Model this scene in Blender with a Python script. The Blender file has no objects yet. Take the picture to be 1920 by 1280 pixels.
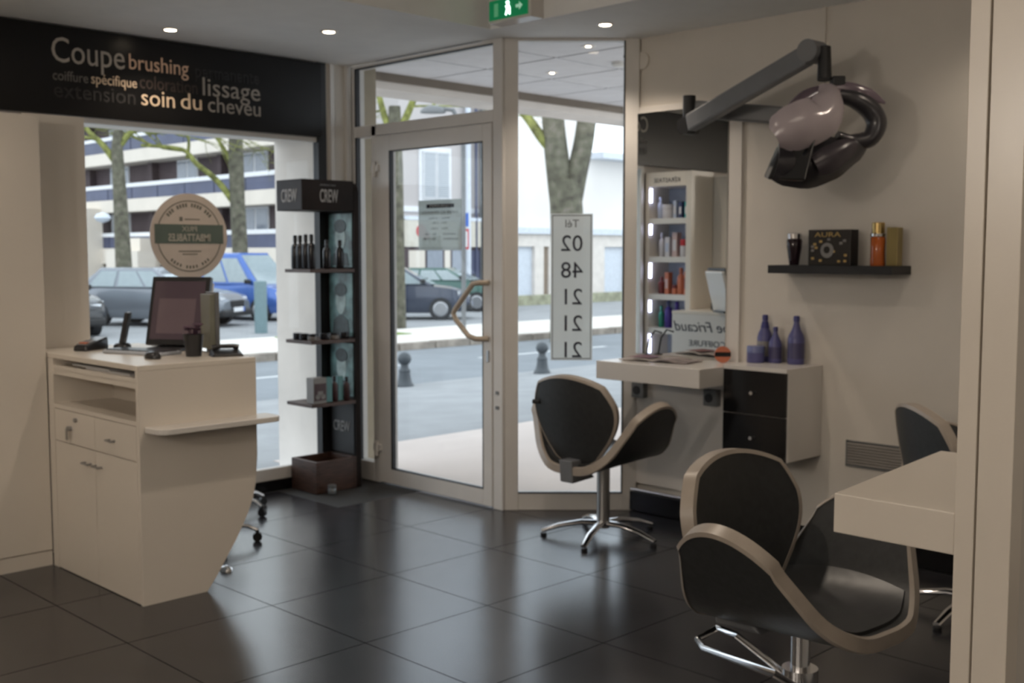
import bpy, bmesh, math, random
from mathutils import Vector, Matrix
random.seed(7)
PI = math.pi
S = bpy.context.scene
C = S.collection

# ------------------------------------------------------------ camera
cam_d = bpy.data.cameras.new('camera')
cam = bpy.data.objects.new('camera', cam_d); C.objects.link(cam)
cam_d.sensor_width = 36.0; cam_d.lens = 39.375; cam_d.clip_start = 0.05; cam_d.clip_end = 500
cam.location = (0, 0, 1.55)
cam.rotation_euler = (math.radians(90 - 4.574), 0, math.radians(-45))
cam_d.dof.use_dof = True; cam_d.dof.focus_distance = 1.5; cam_d.dof.aperture_fstop = 9.5
S.camera = cam
# ------------------------------------------------------------ world, exposure
S.view_settings.view_transform = 'Standard'; S.view_settings.look = 'None'
S.view_settings.exposure = 0.0; S.view_settings.gamma = 1.0; S.view_settings.use_curve_mapping = False
S.cycles.use_denoising = True; S.cycles.max_bounces = 8; S.cycles.transparent_max_bounces = 24
S.cycles.caustics_reflective = False; S.cycles.caustics_refractive = False
S.cycles.sample_clamp_indirect = 6.0
W = bpy.data.worlds.new('overcast_sky'); S.world = W; W.use_nodes = True
nt = W.node_tree; bg = nt.nodes['Background']
tc = nt.nodes.new('ShaderNodeTexCoord'); nz = nt.nodes.new('ShaderNodeTexNoise'); cr = nt.nodes.new('ShaderNodeValToRGB')
nz.inputs['Scale'].default_value = 2.2; nz.inputs['Detail'].default_value = 5
cr.color_ramp.elements[0].position = 0.35; cr.color_ramp.elements[0].color = (0.76, 0.86, 1.0, 1)
cr.color_ramp.elements[1].position = 0.65; cr.color_ramp.elements[1].color = (0.93, 0.97, 1.0, 1)
nt.links.new(tc.outputs['Generated'], nz.inputs['Vector']); nt.links.new(nz.outputs['Fac'], cr.inputs['Fac'])
nt.links.new(cr.outputs['Color'], bg.inputs['Color']); bg.inputs['Strength'].default_value = 2.3

def light(kind, loc, power, col=(1, .78, .56), size=.1, spot=None, rot=(0, 0, 0), size_y=None):
    d = bpy.data.lights.new('lamp_or_fill_light', kind); d.energy = power; d.color = col
    if kind == 'AREA':
        d.size = size
        if size_y: d.shape = 'RECTANGLE'; d.size_y = size_y
    else: d.shadow_soft_size = size
    if kind == 'SPOT': d.spot_size = math.radians(spot); d.spot_blend = .7
    o = bpy.data.objects.new('lamp_or_fill_light', d); C.objects.link(o); o.location = loc; o.rotation_euler = rot
    return o
WARM = (1, .85, .70); WARM2 = (1, .90, .80)
# added unseen area and point fill for the room; the spot is a downlight
light('AREA', (0.2, -0.9, 3.1), 16, WARM, 2.6, size_y=2.0)
light('SPOT', (2.95, 3.25, 3.12), 55, WARM, .05, 125)
light('AREA', (3.6, 1.6, 3.12), 4, WARM, 0.8, size_y=0.8)
for p_, e_ in (((-1.6, 2.4, 2.25), 78), ((-2.0, .6, 2.25), 36), ((2.2, -1.5, 2.2), 15)): light('POINT', p_, e_, WARM2, .12)  # unseen fill points added to lift the ceiling and left side

# ------------------------------------------------------------ materials
MATS = {}
def mat(name, col, rough=.5, metal=0.0, var=.06, scale=8.0, bump=0.0, spec=.5, emit=None, estr=0.0, coat=0.0, detail=3.0, stretch=None):
    m = bpy.data.materials.new(name); m.use_nodes = True; n = m.node_tree.nodes; l = m.node_tree.links
    p = n['Principled BSDF']
    p.inputs['Roughness'].default_value = rough; p.inputs['Metallic'].default_value = metal
    p.inputs['Specular IOR Level'].default_value = spec; p.inputs['Coat Weight'].default_value = coat
    t = n.new('ShaderNodeTexCoord'); z = n.new('ShaderNodeTexNoise'); r = n.new('ShaderNodeValToRGB')
    z.inputs['Scale'].default_value = scale; z.inputs['Detail'].default_value = detail
    if stretch:
        mp = n.new('ShaderNodeMapping'); mp.inputs['Scale'].default_value = stretch
        l.new(t.outputs['Object'], mp.inputs['Vector']); l.new(mp.outputs['Vector'], z.inputs['Vector'])
    else: l.new(t.outputs['Object'], z.inputs['Vector'])
    a = tuple(max(0, c * (1 - var)) for c in col); b = tuple(min(1, c * (1 + var)) for c in col)
    r.color_ramp.elements[0].position = .3; r.color_ramp.elements[1].position = .7
    r.color_ramp.elements[0].color = (*a, 1); r.color_ramp.elements[1].color = (*b, 1)
    l.new(z.outputs['Fac'], r.inputs['Fac']); l.new(r.outputs['Color'], p.inputs['Base Color'])
    if bump:
        bp = n.new('ShaderNodeBump'); bp.inputs['Strength'].default_value = bump; bp.inputs['Distance'].default_value = .01
        l.new(z.outputs['Fac'], bp.inputs['Height']); l.new(bp.outputs['Normal'], p.inputs['Normal'])
    if emit: p.inputs['Emission Color'].default_value = (*emit, 1); p.inputs['Emission Strength'].default_value = estr
    MATS[name] = m
    return m
def s2l(*c): return tuple(((v / 255 + .055) / 1.055) ** 2.4 if v > 10 else v / 255 / 12.92 for v in c)
def glass(name, tint, gloss=.06, opac=0.0, col=(.6, .65, .65)):
    m = bpy.data.materials.new(name); m.use_nodes = True; n = m.node_tree.nodes; l = m.node_tree.links
    n.clear(); o = n.new('ShaderNodeOutputMaterial')
    tr = n.new('ShaderNodeBsdfTransparent'); tr.inputs[0].default_value = (*tint, 1)
    gl = n.new('ShaderNodeBsdfGlossy'); gl.inputs['Roughness'].default_value = .01
    lw = n.new('ShaderNodeLayerWeight'); lw.inputs['Blend'].default_value = .12
    ma = n.new('ShaderNodeMath'); ma.operation = 'MULTIPLY_ADD'; ma.inputs[1].default_value = .6; ma.inputs[2].default_value = gloss
    mx = n.new('ShaderNodeMixShader'); l.new(lw.outputs['Fresnel'], ma.inputs[0]); l.new(ma.outputs[0], mx.inputs['Fac'])
    l.new(tr.outputs[0], mx.inputs[1]); l.new(gl.outputs[0], mx.inputs[2])
    if opac:
        df = n.new('ShaderNodeBsdfDiffuse'); df.inputs[0].default_value = (*col, 1)
        tl = n.new('ShaderNodeBsdfTranslucent'); tl.inputs[0].default_value = (*col, 1)
        m2 = n.new('ShaderNodeMixShader'); m2.inputs[0].default_value = .5; l.new(df.outputs[0], m2.inputs[1]); l.new(tl.outputs[0], m2.inputs[2])
        m3 = n.new('ShaderNodeMixShader'); m3.inputs[0].default_value = opac
        l.new(mx.outputs[0], m3.inputs[1]); l.new(m2.outputs[0], m3.inputs[2]); l.new(m3.outputs[0], o.inputs[0])
    else: l.new(mx.outputs[0], o.inputs[0])
    return m
M_wall = mat('wall_paint', (.64, .60, .54), .7, var=.03, scale=3)
M_ceil = mat('ceiling_paint', (.85, .85, .83), .8, var=.02)
M_fit = mat('cream_laminate', (.70, .64, .56), .28, var=.02, scale=2)
M_white = mat('white_lacquer', (.68, .65, .61), .22, var=.02, scale=2)
M_frame = mat('white_aluminium', (.70, .68, .65), .35, var=.02)
M_tile = mat('slate_floor_tile', (.019, .019, .023), .24, var=.35, scale=5, bump=.05, spec=1.0, detail=8)
M_grout = mat('grout', (.03, .03, .03), .7)
M_black = mat('black_gloss', (.006, .006, .007), .12, var=.1)
M_blackm = mat('black_matte', (.012, .012, .013), .5, var=.1)
M_signb = mat('black_panel', (.006, .0055, .0055), .3, var=.1, spec=.3)
M_chrome = mat('chrome', (.75, .75, .76), .12, 1.0, var=.03)
M_steel = mat('brushed_steel', (.42, .42, .42), .35, 1.0, var=.05)
M_leather = mat('charcoal_leather', (.030, .031, .031), .45, var=.15, scale=40, bump=.08, spec=.4)
M_seat = mat('grey_leather', (.04, .041, .042), .34, var=.1, scale=30, bump=.06)
M_piping = mat('taupe_piping', (.36, .31, .26), .38, var=.08, scale=12)
M_mirror = mat('mirror_silver', (.86, .88, .87), .0, 1.0, var=.0)
M_glass = glass('window_glass', (.97, .985, .98), .015)
M_stick = glass('frosted_sticker', (.8, .85, .85), .01, .70, (.62, .67, .67))
M_stick2 = glass('white_sticker', (.8, .85, .85), .01, .80, (.86, .89, .89))
M_ink = mat('dark_ink', (.02, .022, .04), .6)
M_inkg = mat('grey_ink', (.16, .17, .18), .6)
M_wood = mat('brown_wood', (.06, .031, .022), .45, var=.4, scale=6, stretch=(2, 2, 18))
M_dwood = mat('dark_wood', (.016, .011, .009), .55, var=.3, scale=5, spec=.15)
M_plastic = mat('dark_plastic', (.02, .02, .022), .3)
M_grey = mat('grey_plastic', (.16, .165, .17), .4)
M_arm = mat('grey_arm_paint', (.17, .175, .185), .42)
M_trad = mat('bark', (.13, .115, .09), .9, var=.5, scale=5, bump=.4, detail=8)
_r = [n for n in M_trad.node_tree.nodes if n.type == 'VALTORGB'][0].color_ramp; _e = _r.elements.new(.56); _e.color = (.14, .135, .095, 1); _r.elements[-1].color = (.20, .175, .145, 1)
M_moss = mat('mossy_bark', (.20, .21, .06), .9, var=.6, scale=6, bump=.3, detail=8)
M_asph = mat('asphalt', (.28, .29, .30), .9, var=.1, scale=2, detail=10)
M_road = mat('road_asphalt', (.20, .22, .24), .9, var=.08, scale=1.5, detail=10)
M_conc = mat('pavement_concrete', (.66, .63, .58), .9, var=.1, scale=1.5, detail=8)
M_pave = mat('pink_paving', (.60, .53, .49), .8, var=.06, scale=1.2, detail=6)
M_curb = mat('granite_curb', (.30, .26, .22), .8, var=.35, scale=4)
M_stone = mat('limestone', (.74, .69, .64), .8, var=.08, scale=3, detail=8)
M_beige = mat('beige_render', (.72, .66, .58), .9, var=.05, scale=.6)
M_cream = mat('cream_render', (.80, .77, .74), .9, var=.05, scale=.5)
M_brown = mat('brown_cladding', (.09, .065, .07), .8, var=.15, scale=1)
M_navy = mat('smoked_balcony_glass', (.06, .07, .13), .5, var=.2, scale=.6)
M_wht = mat('white_paint', (.75, .76, .78), .5)
M_palebl = mat('pale_blue_paint', (.64, .69, .76), .6)
M_lamp = mat('lamp_glow', (1, .9, .75), .5, emit=(1, .82, .6), estr=14)

# ------------------------------------------------------------ mesh builder
class G:
    def __init__(s, M=None): s.bm = bmesh.new(); s.M = M
    def _v(s, p):
        p = Vector(p)
        return s.bm.verts.new(s.M @ p if s.M else p)
    def box(s, x0, x1, y0, y1, z0, z1):
        v = [s._v((x, y, z)) for x in (x0, x1) for y in (y0, y1) for z in (z0, z1)]
        for f in ((0,1,3,2),(4,6,7,5),(0,4,5,1),(2,3,7,6),(0,2,6,4),(1,5,7,3)): s.bm.faces.new([v[i] for i in f])
        return s
    def hexa(s, b, t):  # bottom 4 pts, top 4 pts (ccw)
        v = [s._v(p) for p in b] + [s._v(p) for p in t]
        s.bm.faces.new(v[3::-1]); s.bm.faces.new(v[4:])
        for i in range(4): j = (i + 1) % 4; s.bm.faces.new((v[i], v[j], v[j+4], v[i+4]))
        return s
    def prism(s, poly, a, b, axis=2):
        def mk(p, h):
            q = list(p); q.insert(axis, h); return s._v(q)
        lo = [mk(p, a) for p in poly]; hi = [mk(p, b) for p in poly]; n = len(poly)
        s.bm.faces.new(lo[::-1]); s.bm.faces.new(hi)
        for i in range(n): j = (i + 1) % n; s.bm.faces.new((lo[i], lo[j], hi[j], hi[i]))
        return s
    def tube(s, pts, rad, n=10, flat=None):
        pts = [Vector(p) for p in pts]; k = len(pts)
        if not hasattr(rad, '__len__'): rad = [rad] * k
        rings = []; up = Vector((0, 0, 1)); prev = None
        for i, p in enumerate(pts):
            d = (pts[min(i+1, k-1)] - pts[max(i-1, 0)]).normalized()
            if prev is None:
                a = d.cross(up if abs(d.z) < .9 else Vector((1, 0, 0))).normalized()
            else: a = (prev - d * prev.dot(d)).normalized()
            prev = a; b = d.cross(a)
            rings.append([s._v(p + a * math.cos(2*PI*j/n) * rad[i] + b * math.sin(2*PI*j/n) * rad[i] * (flat or 1)) for j in range(n)])
        for r0, r1 in zip(rings, rings[1:]):
            for j in range(n): s.bm.faces.new((r0[j], r0[(j+1)%n], r1[(j+1)%n], r1[j]))
        s.bm.faces.new(rings[0][::-1]); s.bm.faces.new(rings[-1])
        return s
    def lathe(s, prof, n=20, c=(0, 0, 0), sq=None):
        rings = []
        for r, z in prof:
            ring = []
            for j in range(n):
                t = 2*PI*j/n; x, y = math.cos(t), math.sin(t)
                if sq: x = math.copysign(abs(x)**sq, x); y = math.copysign(abs(y)**sq, y)
                ring.append(s._v((c[0] + r*x, c[1] + r*y, c[2] + z)))
            rings.append(ring)
        for r0, r1 in zip(rings, rings[1:]):
            for j in range(n): s.bm.faces.new((r0[j], r0[(j+1)%n], r1[(j+1)%n], r1[j]))
        s.bm.faces.new(rings[0][::-1]); s.bm.faces.new(rings[-1])
        return s
    def sheet(s, f, nu, nv, th, close=True):
        """solid curved sheet: f(u,v)->point, thickness th along the normal"""
        P = [[Vector(f(i/nu, j/nv)) for j in range(nv+1)] for i in range(nu+1)]
        N = [[None]*(nv+1) for _ in range(nu+1)]
        for i in range(nu+1):
            for j in range(nv+1):
                a = P[min(i+1, nu)][j] - P[max(i-1, 0)][j]; b = P[i][min(j+1, nv)] - P[i][max(j-1, 0)]
                c = a.cross(b); N[i][j] = c.normalized() if c.length > 1e-9 else Vector((0, 0, 1))
        A = [[s._v(P[i][j] + N[i][j]*th/2) for j in range(nv+1)] for i in range(nu+1)]
        B = [[s._v(P[i][j] - N[i][j]*th/2) for j in range(nv+1)] for i in range(nu+1)]
        for i in range(nu):
            for j in range(nv):
                s.bm.faces.new((A[i][j], A[i+1][j], A[i+1][j+1], A[i][j+1]))
                s.bm.faces.new((B[i][j], B[i][j+1], B[i+1][j+1], B[i+1][j]))
        for i in range(nu):
            s.bm.faces.new((A[i][0], B[i][0], B[i+1][0], A[i+1][0])); s.bm.faces.new((A[i][nv], A[i+1][nv], B[i+1][nv], B[i][nv]))
        for j in range(nv):
            s.bm.faces.new((A[0][j], A[0][j+1], B[0][j+1], B[0][j])); s.bm.faces.new((A[nu][j], B[nu][j], B[nu][j+1], A[nu][j+1]))
        return s
def obj(name, g, m, parent=None, bevel=0, smooth=False, label=None, loc=None):
    bmesh.ops.recalc_face_normals(g.bm, faces=g.bm.faces)
    me = bpy.data.meshes.new(name); g.bm.to_mesh(me); g.bm.free(); me.materials.append(m)
    if smooth:
        for p in me.polygons: p.use_smooth = True
        try: me.set_sharp_from_angle(angle=math.radians(45))
        except Exception: pass
    o = bpy.data.objects.new(name, me); C.objects.link(o)
    if parent: o.parent = parent
    if loc: o.location = loc
    if bevel:
        b = o.modifiers.new('bevel', 'BEVEL'); b.width = bevel; b.segments = 2; b.limit_method = 'ANGLE'; b.angle_limit = math.radians(50)
    if label: o['label'] = label
    return o
def tag(o, label, cat, group=None):
    o['label'] = label; o['category'] = cat
    if group: o['group'] = group
    return o
def thing(name, label, cat, loc=(0, 0, 0), rz=0, group=None):
    o = bpy.data.objects.new(name, None); C.objects.link(o); o.empty_display_size = .1
    o.location = loc; o.rotation_euler = (0, 0, rz); return tag(o, label, cat, group)
def root(name):
    o = bpy.data.objects.new(name, None); C.objects.link(o); o['kind'] = 'structure'; return o
def struct(name, g, m, parent=None, **k):
    o = obj(name, g, m, parent, **k)
    if not parent: o['kind'] = 'structure'
    return o
def bx(*a): return G().box(*a)
def dup(r, loc, rz, label=None, group=None):
    c = r.copy(); C.objects.link(c); c.location = loc; c.rotation_euler = (0, 0, rz)
    if label: c['label'] = label
    if group: c['group'] = group
    for ch in list(r.children):
        d = ch.copy(); C.objects.link(d); d.parent = c
        for gch in list(ch.children):
            e = gch.copy(); C.objects.link(e); e.parent = d
    return c
def text(body, m, parent, org, right, up, height=None, width=None, thick=.002, name='lettering', align='LEFT', shear=0, off=0.0, spacing=1.0, xs=None):
    """raised lettering as real geometry; org = baseline start (or centre) in the parent's space"""
    cu = bpy.data.curves.new('t', 'FONT'); cu.body = body; cu.size = 1; cu.shear = shear; cu.offset = off; cu.space_character = spacing
    cu.resolution_u = 3
    cu.align_x = align; cu.extrude = .5
    t = bpy.data.objects.new('t', cu); C.objects.link(t)
    dg = bpy.context.evaluated_depsgraph_get(); me = bpy.data.meshes.new_from_object(t.evaluated_get(dg))
    bpy.data.objects.remove(t); me.name = name
    xsv = [v.co.x for v in me.vertices]; w = max(xsv) - min(xsv); sc = width / w if width else height
    sx = sc if xs is None else sc * xs
    if height and width: sx = width / w; sc = height
    r = Vector(right).normalized(); u = Vector(up).normalized(); n = r.cross(u); x0 = min(xsv) if align == 'LEFT' else 0
    for v in me.vertices:
        c = v.co; v.co = Vector(org) + r * (c.x - x0) * sx + u * c.y * sc + n * c.z * thick
    me.materials.clear(); me.materials.append(m)
    o = bpy.data.objects.new(name, me); C.objects.link(o)
    if parent: o.parent = parent
    return o

XD, YW, XR, H = 4.67, 6.21, 5.24, 2.79
PM = Matrix.Rotation(-PI/4, 4, 'Z')            # frame of the chamfered glazing: x along the pane, y outwards
# ============================================================ ROOM SHELL
fl = struct('floor', G().prism([(-2.6, -2.6), (5.3, -2.6), (5.3, 4.15), (4.69, 4.78), (4.69, 6.24), (-2.6, 6.24)], -.12, -.004), M_grout)
tiles = []
T = .67
tile_m = None
for i in range(-9, 5):
    for j in range(-9, 5):
        x0 = 3.33 + i*T; y0 = 3.485 + j*T
        x1 = x0 + T; y1 = y0 + T
        x0c, x1c, y0c, y1c = max(x0, -2.6), min(x1, 5.22), max(y0, -2.6), min(y1, 6.15)
        if x1c - x0c < .05 or y1c - y0c < .05: continue
        g = .0025; full = (x0c == x0 and x1c == x1 and y0c == y0 and y1c == y1)
        if full and tile_m:
            o = bpy.data.objects.new('floor_tile', tile_m); C.objects.link(o); o.parent = fl; o.location = (x0, y0, 0)
        elif full:
            o = obj('floor_tile', bx(g, T-g, g, T-g, -.004, 0), M_tile, fl); tile_m = o.data; o.location = (x0, y0, 0)
        else:
            if x0c + y0c > 9.35: continue
            obj('floor_tile', bx(x0c+g, x1c-g, y0c+g, y1c-g, -.004, 0), M_tile, fl)
# ceiling: perimeter strip (lower) and the raised field
cl = struct('ceiling', G().prism([(-2.6, 4.60), (4.43, 4.60), (4.43, -2.6), (5.5, -2.6), (5.5, 4.02), (4.62, 4.90), (4.62, 6.4), (-2.6, 6.4)], H, H+.4), M_ceil)
obj('raised_ceiling', bx(-2.6, 4.43, -2.6, 4.60, 3.16, 3.3), M_ceil, cl)
struct('wall_back', bx(-2.7, 5.6, -2.72, -2.6, 0, 3.3), M_wall)
struct('wall_left', bx(-2.72, -2.6, -2.7, 6.4, 0, 3.3), M_wall)
wr = struct('wall_right', G().box(XR, XR+.25, -2.6, 4.20, .10, 3.2), M_wall)
obj('cable_trunking', bx(XR-.012, XR, 2.975, 2.995, 2.30, H), M_wall, wr)
struct('baseboard_right', bx(XR-.004, XR+.2, -2.6, 4.20, 0, .10), M_black)
wf = struct('wall_front', G().box(-2.6, 2.60, YW+.02, 6.74, 0, 3.2).box(2.60, 4.60, YW+.03, 6.74, 2.31, 3.2), M_stone)
struct('pier', G().box(4.40, 4.90, YW+.03, 6.74, 0, 3.2), M_stone)['kind'] = 'structure'
C.objects['pier'].name = 'trim_1'
C.objects['trim_1']['label'] = 'pale stone pier between shop window and entrance'
obj('beige_shade_sheet', bx(4.62, 4.902, YW+.026, YW+.03, 0, 3.2), mat('shaded_beige', (.36, .31, .23), .8), C.objects['trim_1'])  # thin sheet with the soffit's shade on this face put into its colour
struct('baseboard_front', bx(2.6, 4.5, YW-.03, YW+.02, 0, .068), M_black)
struct('wall_inner', bx(4.44, 4.69, YW-.02, YW+.02, 0, H), M_wall)
bpy.data.objects['wall_inner'].name = 'wall_corner'
struct('trim_2', G().box(4.60, 4.63, YW-.05, YW-.02, 0, H).box(4.47, 4.50, YW-.04, YW-.02, 0, H), M_frame)

# shop window (left)
w1 = root('window_1')
obj('window_frame', G().box(2.6, 4.41, YW-.02, YW+.03, .068, .147).box(2.6, 2.64, YW-.02, YW+.03, .147, 2.31).box(2.64, 4.37, YW-.02, YW+.03, 2.27, 2.31), M_frame, w1, bevel=.004)
obj('window_post', bx(4.375, 4.44, YW-.03, YW+.03, .068, H), M_blackm, w1, label='black upright post')
obj('pane', bx(2.64, 4.375, YW, YW+.006, .147, 2.27), M_glass, w1)
# round promotional sticker on the shop window, printed to be read from the street
st = thing('window_sticker', 'round beige promotional sticker with green band on the left shop window', 'sticker', (3.44, YW-.004, 1.645))
def disc(r, y0, y1, n=48, ri=None):
    g = G(); 
    if ri is None: g.prism([(math.cos(2*PI*k/n)*r, math.sin(2*PI*k/n)*r) for k in range(n)], y0, y1, axis=1)
    else:
        for k in range(n):
            a, b = 2*PI*k/n, 2*PI*(k+1)/n
            g.hexa([(math.cos(a)*ri, y0, math.sin(a)*ri), (math.cos(a)*r, y0, math.sin(a)*r), (math.cos(b)*r, y0, math.sin(b)*r), (math.cos(b)*ri, y0, math.sin(b)*ri)],
                   [(math.cos(a)*ri, y1, math.sin(a)*ri), (math.cos(a)*r, y1, math.sin(a)*r), (math.cos(b)*r, y1, math.sin(b)*r), (math.cos(b)*ri, y1, math.sin(b)*ri)])
    return g
M_disc = mat('beige_film', (.56, .47, .39), .6, var=.04)
M_green = mat('green_film', (.10, .125, .10), .6)
M_dgreen = mat('olive_print', (.15, .14, .11), .6)
obj('sticker_disc', disc(.257, -.002, .002), M_disc, st)
obj('printed_ring', disc(.215, -.0035, -.0025, ri=.209), M_dgreen, st)
obj('green_band', bx(-.228, .228, -.004, -.0025, -.045, .07), M_green, st)
M_beiget = mat('beige_print', (.42, .38, .31), .6)
text('PRIX', M_beiget, st, (.0, -.004, .028), (-1, 0, 0), (0, 0, 1), height=.045, width=.10, thick=.003, align='CENTER')
text('IMBATTABLES', M_beiget, st, (.0, -.004, -.030), (-1, 0, 0), (0, 0, 1), height=.062, width=.28, thick=.003, align='CENTER', off=.02)
def marks(n_, a0, a1, rr, hh, ww):
    for i in range(n_):
        a = math.radians(a0+(a1-a0)*i/(n_-1)); Mx = Matrix.Rotation(a, 4, 'Y')
        if i % 5 == 3: continue
        obj('printed_mark', G(Mx).box(-ww/2, ww/2, -.0035, -.0025, rr-hh/2, rr+hh/2), M_dgreen, st)
marks(17, -48, 48, .187, .022, .012); marks(13, 140, 220, .187, .018, .010)
for b_ in ((-.03, .07, .098, .104), (-.065, -.045, .09, .115), (-.075, .075, -.095, -.088), (-.05, .05, -.112, -.106)): obj('printed_line', bx(b_[0], b_[1], -.0035, -.0025, b_[2], b_[3]), M_dgreen, st)
# fascia sign above the window
sg = thing('fascia_sign', 'long black sign panel with French hairdressing words above the shop window', 'sign')
obj('panel', bx(-1.6, 4.385, 6.15, 6.185, 2.30, 2.78), M_signb, sg, bevel=.002)
obj('batten', bx(-1.6, 4.36, 6.185, YW+.02, 2.34, 2.74), M_blackm, sg)
TX = {}
for k, c in dict(grey=(105, 100, 95), tan=(212, 176, 150), dim=(34, 31, 29), dim2=(22, 20, 20), warm=(205, 182, 155), mid=(160, 152, 143), brn=(52, 40, 34)).items():
    TX[k] = mat('sign_ink_' + k, s2l(*c), .5)
for wd, x0, x1, z, hgt, k in (('Coupe', 2.61, 3.042, 2.585, .20, 'mid'), ('brushing', 3.054, 3.44, 2.593, .13, 'tan'), ('permanente', 3.471, 3.927, 2.593, .115, 'dim2'),
        ('coiffure', 2.612, 2.817, 2.486, .08, 'grey'), ('spécifique', 2.828, 3.107, 2.488, .085, 'warm'), ('coloration', 3.115, 3.496, 2.491, .115, 'brn'), ('lissage', 3.518, 3.931, 2.49, .16, 'mid'),
        ('extension', 2.615, 3.103, 2.394, .125, 'dim'), ('soin', 3.123, 3.34, 2.396, .14, 'warm'), ('du', 3.372, 3.514, 2.398, .14, 'warm'), ('cheveu', 3.551, 3.931, 2.395, .14, 'mid')):
    text(wd, TX[k], sg, (x0, 6.149, z), (1, 0, 0), (0, 0, 1), height=hgt*.97, width=(x1-x0)*.965, thick=.004)

# entrance door wall (plane x = XD)
d1 = root('door_1')
obj('door_frame', G().box(XD-.03, XD+.05, 4.72, 4.80, 0, H).box(XD-.03, XD+.05, 5.91, 5.96, 0, 2.38).box(XD-.03, XD+.05, 6.13, YW+.02, 0, H)
    .box(XD-.03, XD+.05, 4.80, 6.13, 2.312, 2.385).box(XD-.03, XD+.05, 4.80, 6.13, 2.765, H).box(XD-.03, XD+.05, 5.96, 6.13, 0, .13), M_frame, d1, bevel=.004)
obj('transom_pane', bx(XD, XD+.006, 4.80, 6.13, 2.385, 2.765), M_glass, d1)
obj('side_pane', bx(XD, XD+.006, 5.96, 6.13, .13, 2.312), M_glass, d1)
leaf = obj('door_leaf', G().box(XD-.035, XD+.02, 4.805, 4.882, .012, 2.308).box(XD-.035, XD+.02, 5.765, 5.905, .012, 2.308)
    .box(XD-.035, XD+.02, 4.882, 5.765, 2.205, 2.308).box(XD-.035, XD+.02, 4.882, 5.765, .012, .112), M_frame, d1, bevel=.003)
obj('door_pane', bx(XD-.008, XD-.002, 4.882, 5.765, .112, 2.205), M_glass, leaf)
M_gasket = mat('black_gasket', (.01, .01, .012), .5)
obj('gasket', G().box(XD-.037, XD-.01, 5.752, 5.767, .112, 2.205).box(XD-.036, XD-.01, 4.882, 4.888, .112, 2.205).box(XD-.036, XD-.01, 4.882, 5.765, 2.199, 2.206).box(XD-.036, XD-.01, 4.882, 5.765, .110, .116), M_gasket, leaf)
obj('transom_gasket', G().box(XD-.032, XD, 6.115, 6.132, 2.385, 2.765).box(XD-.031, XD, 6.115, 6.132, .13, 2.312).box(XD-.031, XD, 4.80, 6.13, 2.762, 2.768), M_gasket, d1)
obj('pull_handle', G().tube([(XD-.035, 4.835, 1.366), (XD-.09, 4.85, 1.366), (XD-.10, 4.90, 1.36), (XD-.10, 4.98, 1.28), (XD-.10, 5.06, 1.20), (XD-.10, 5.075, 1.175), (XD-.10, 5.055, 1.14), (XD-.10, 4.94, 1.045), (XD-.09, 4.885, 1.03), (XD-.035, 4.835, 1.03)], .0165, 12),
    mat('beige_handle', (.45, .38, .30), .4), leaf, smooth=True, label='bent beige pull handle')
obj('lock', G().box(XD-.042, XD-.034, 4.828, 4.848, .89, .96), M_steel, leaf, bevel=.002)
for z in (2.09, .235):
    obj('hinge', G().tube([(XD-.05, 5.908, z-.05), (XD-.05, 5.908, z+.05)], .014, 10).box(XD-.05, XD-.034, 5.87, 5.94, z-.015, z+.03), M_frame, leaf)
obj('corner_post', G(PM).box(-.045, .037, 6.635, 6.70, 0, H), M_frame, d1, bevel=.004)
for z in (.70, .61):
    obj('frame_clip', G().box(XD-.035, XD-.028, 4.75, 4.775, z, z+.02), M_grey, d1)
# opening hours poster on the door glass
ph = thing('hours_poster', 'pale translucent opening hours sheet stuck to the glass door', 'poster', (XD-.001, 5.31, 1.72))
obj('sheet', bx(0, .001, -.205, .205, -.16, .155), M_stick, ph)
obj('title_bar', bx(-.001, .002, -.135, .125, .105, .128), M_ink, ph)
text('HORAIRES', M_stick2, ph, (.001, 0, .109), (0, 1, 0), (0, 0, 1), height=.022, width=.19, thick=.005, align='CENTER')
text('LUNDI AU VENDREDI', M_inkg, ph, (.001, 0, .070), (0, 1, 0), (0, 0, 1), height=.022, width=.34, thick=.003, align='CENTER')
for z, w_ in ((.035, .2), (.005, .14), (-.03, .16), (-.065, .30), (-.095, .34)):
    for yy, wd in ((-w_*.3, '9h' if z > -.04 else 'SAMEDI'), (w_*.3, '19h' if z > -.04 else '9h-18h')):
        text(wd, M_inkg, ph, (.001, yy, z), (0, 1, 0), (0, 0, 1), height=.018, width=w_*.38, thick=.003, align='CENTER')

# chamfered fixed glazing facing the camera
w2 = root('window_2')
obj('window_frame', G(PM).box(.037, .66, 6.64, 6.70, 0, .107).box(.657, .745, 6.64, 6.70, 0, H).box(.037, .66, 6.64, 6.70, 2.775, H), M_frame, w2, bevel=.004)
obj('pane', G(PM).box(.037, .66, 6.66, 6.666, .107, 2.775), M_glass, w2)
obj('gasket', G(PM).box(.655, .662, 6.636, 6.66, .107, 2.775).box(.037, .66, 6.637, 6.66, .103, .110), M_gasket, w2)
tp = thing('phone_sticker', 'tall white telephone number sticker on the fixed glass pane by the door', 'sticker', tuple(PM @ Vector((.354, 6.652, 1.34))), -PI/4)
obj('sheet', bx(-.124, .124, 0, .001, -.435, .435), M_stick2, tp)
obj('border', G().box(-.116, .116, -.0005, .0015, -.427, -.422).box(-.116, .116, -.0005, .0015, .422, .427).box(-.116, -.112, -.0005, .0015, -.427, .427).box(.112, .116, -.0005, .0015, -.427, .427), M_inkg, tp)
text('Tél', M_inkg, tp, (0, .0005, .355), (-1, 0, 0), (0, 0, 1), height=.065, thick=.003, align='CENTER')
for k, s_ in enumerate(('02', '48', '21', '21', '21')):
    text(s_, M_ink, tp, (0, .0005, .215-.158*k), (-1, 0, 0), (0, 0, 1), height=.135, thick=.003, align='CENTER', name='digits')

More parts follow.
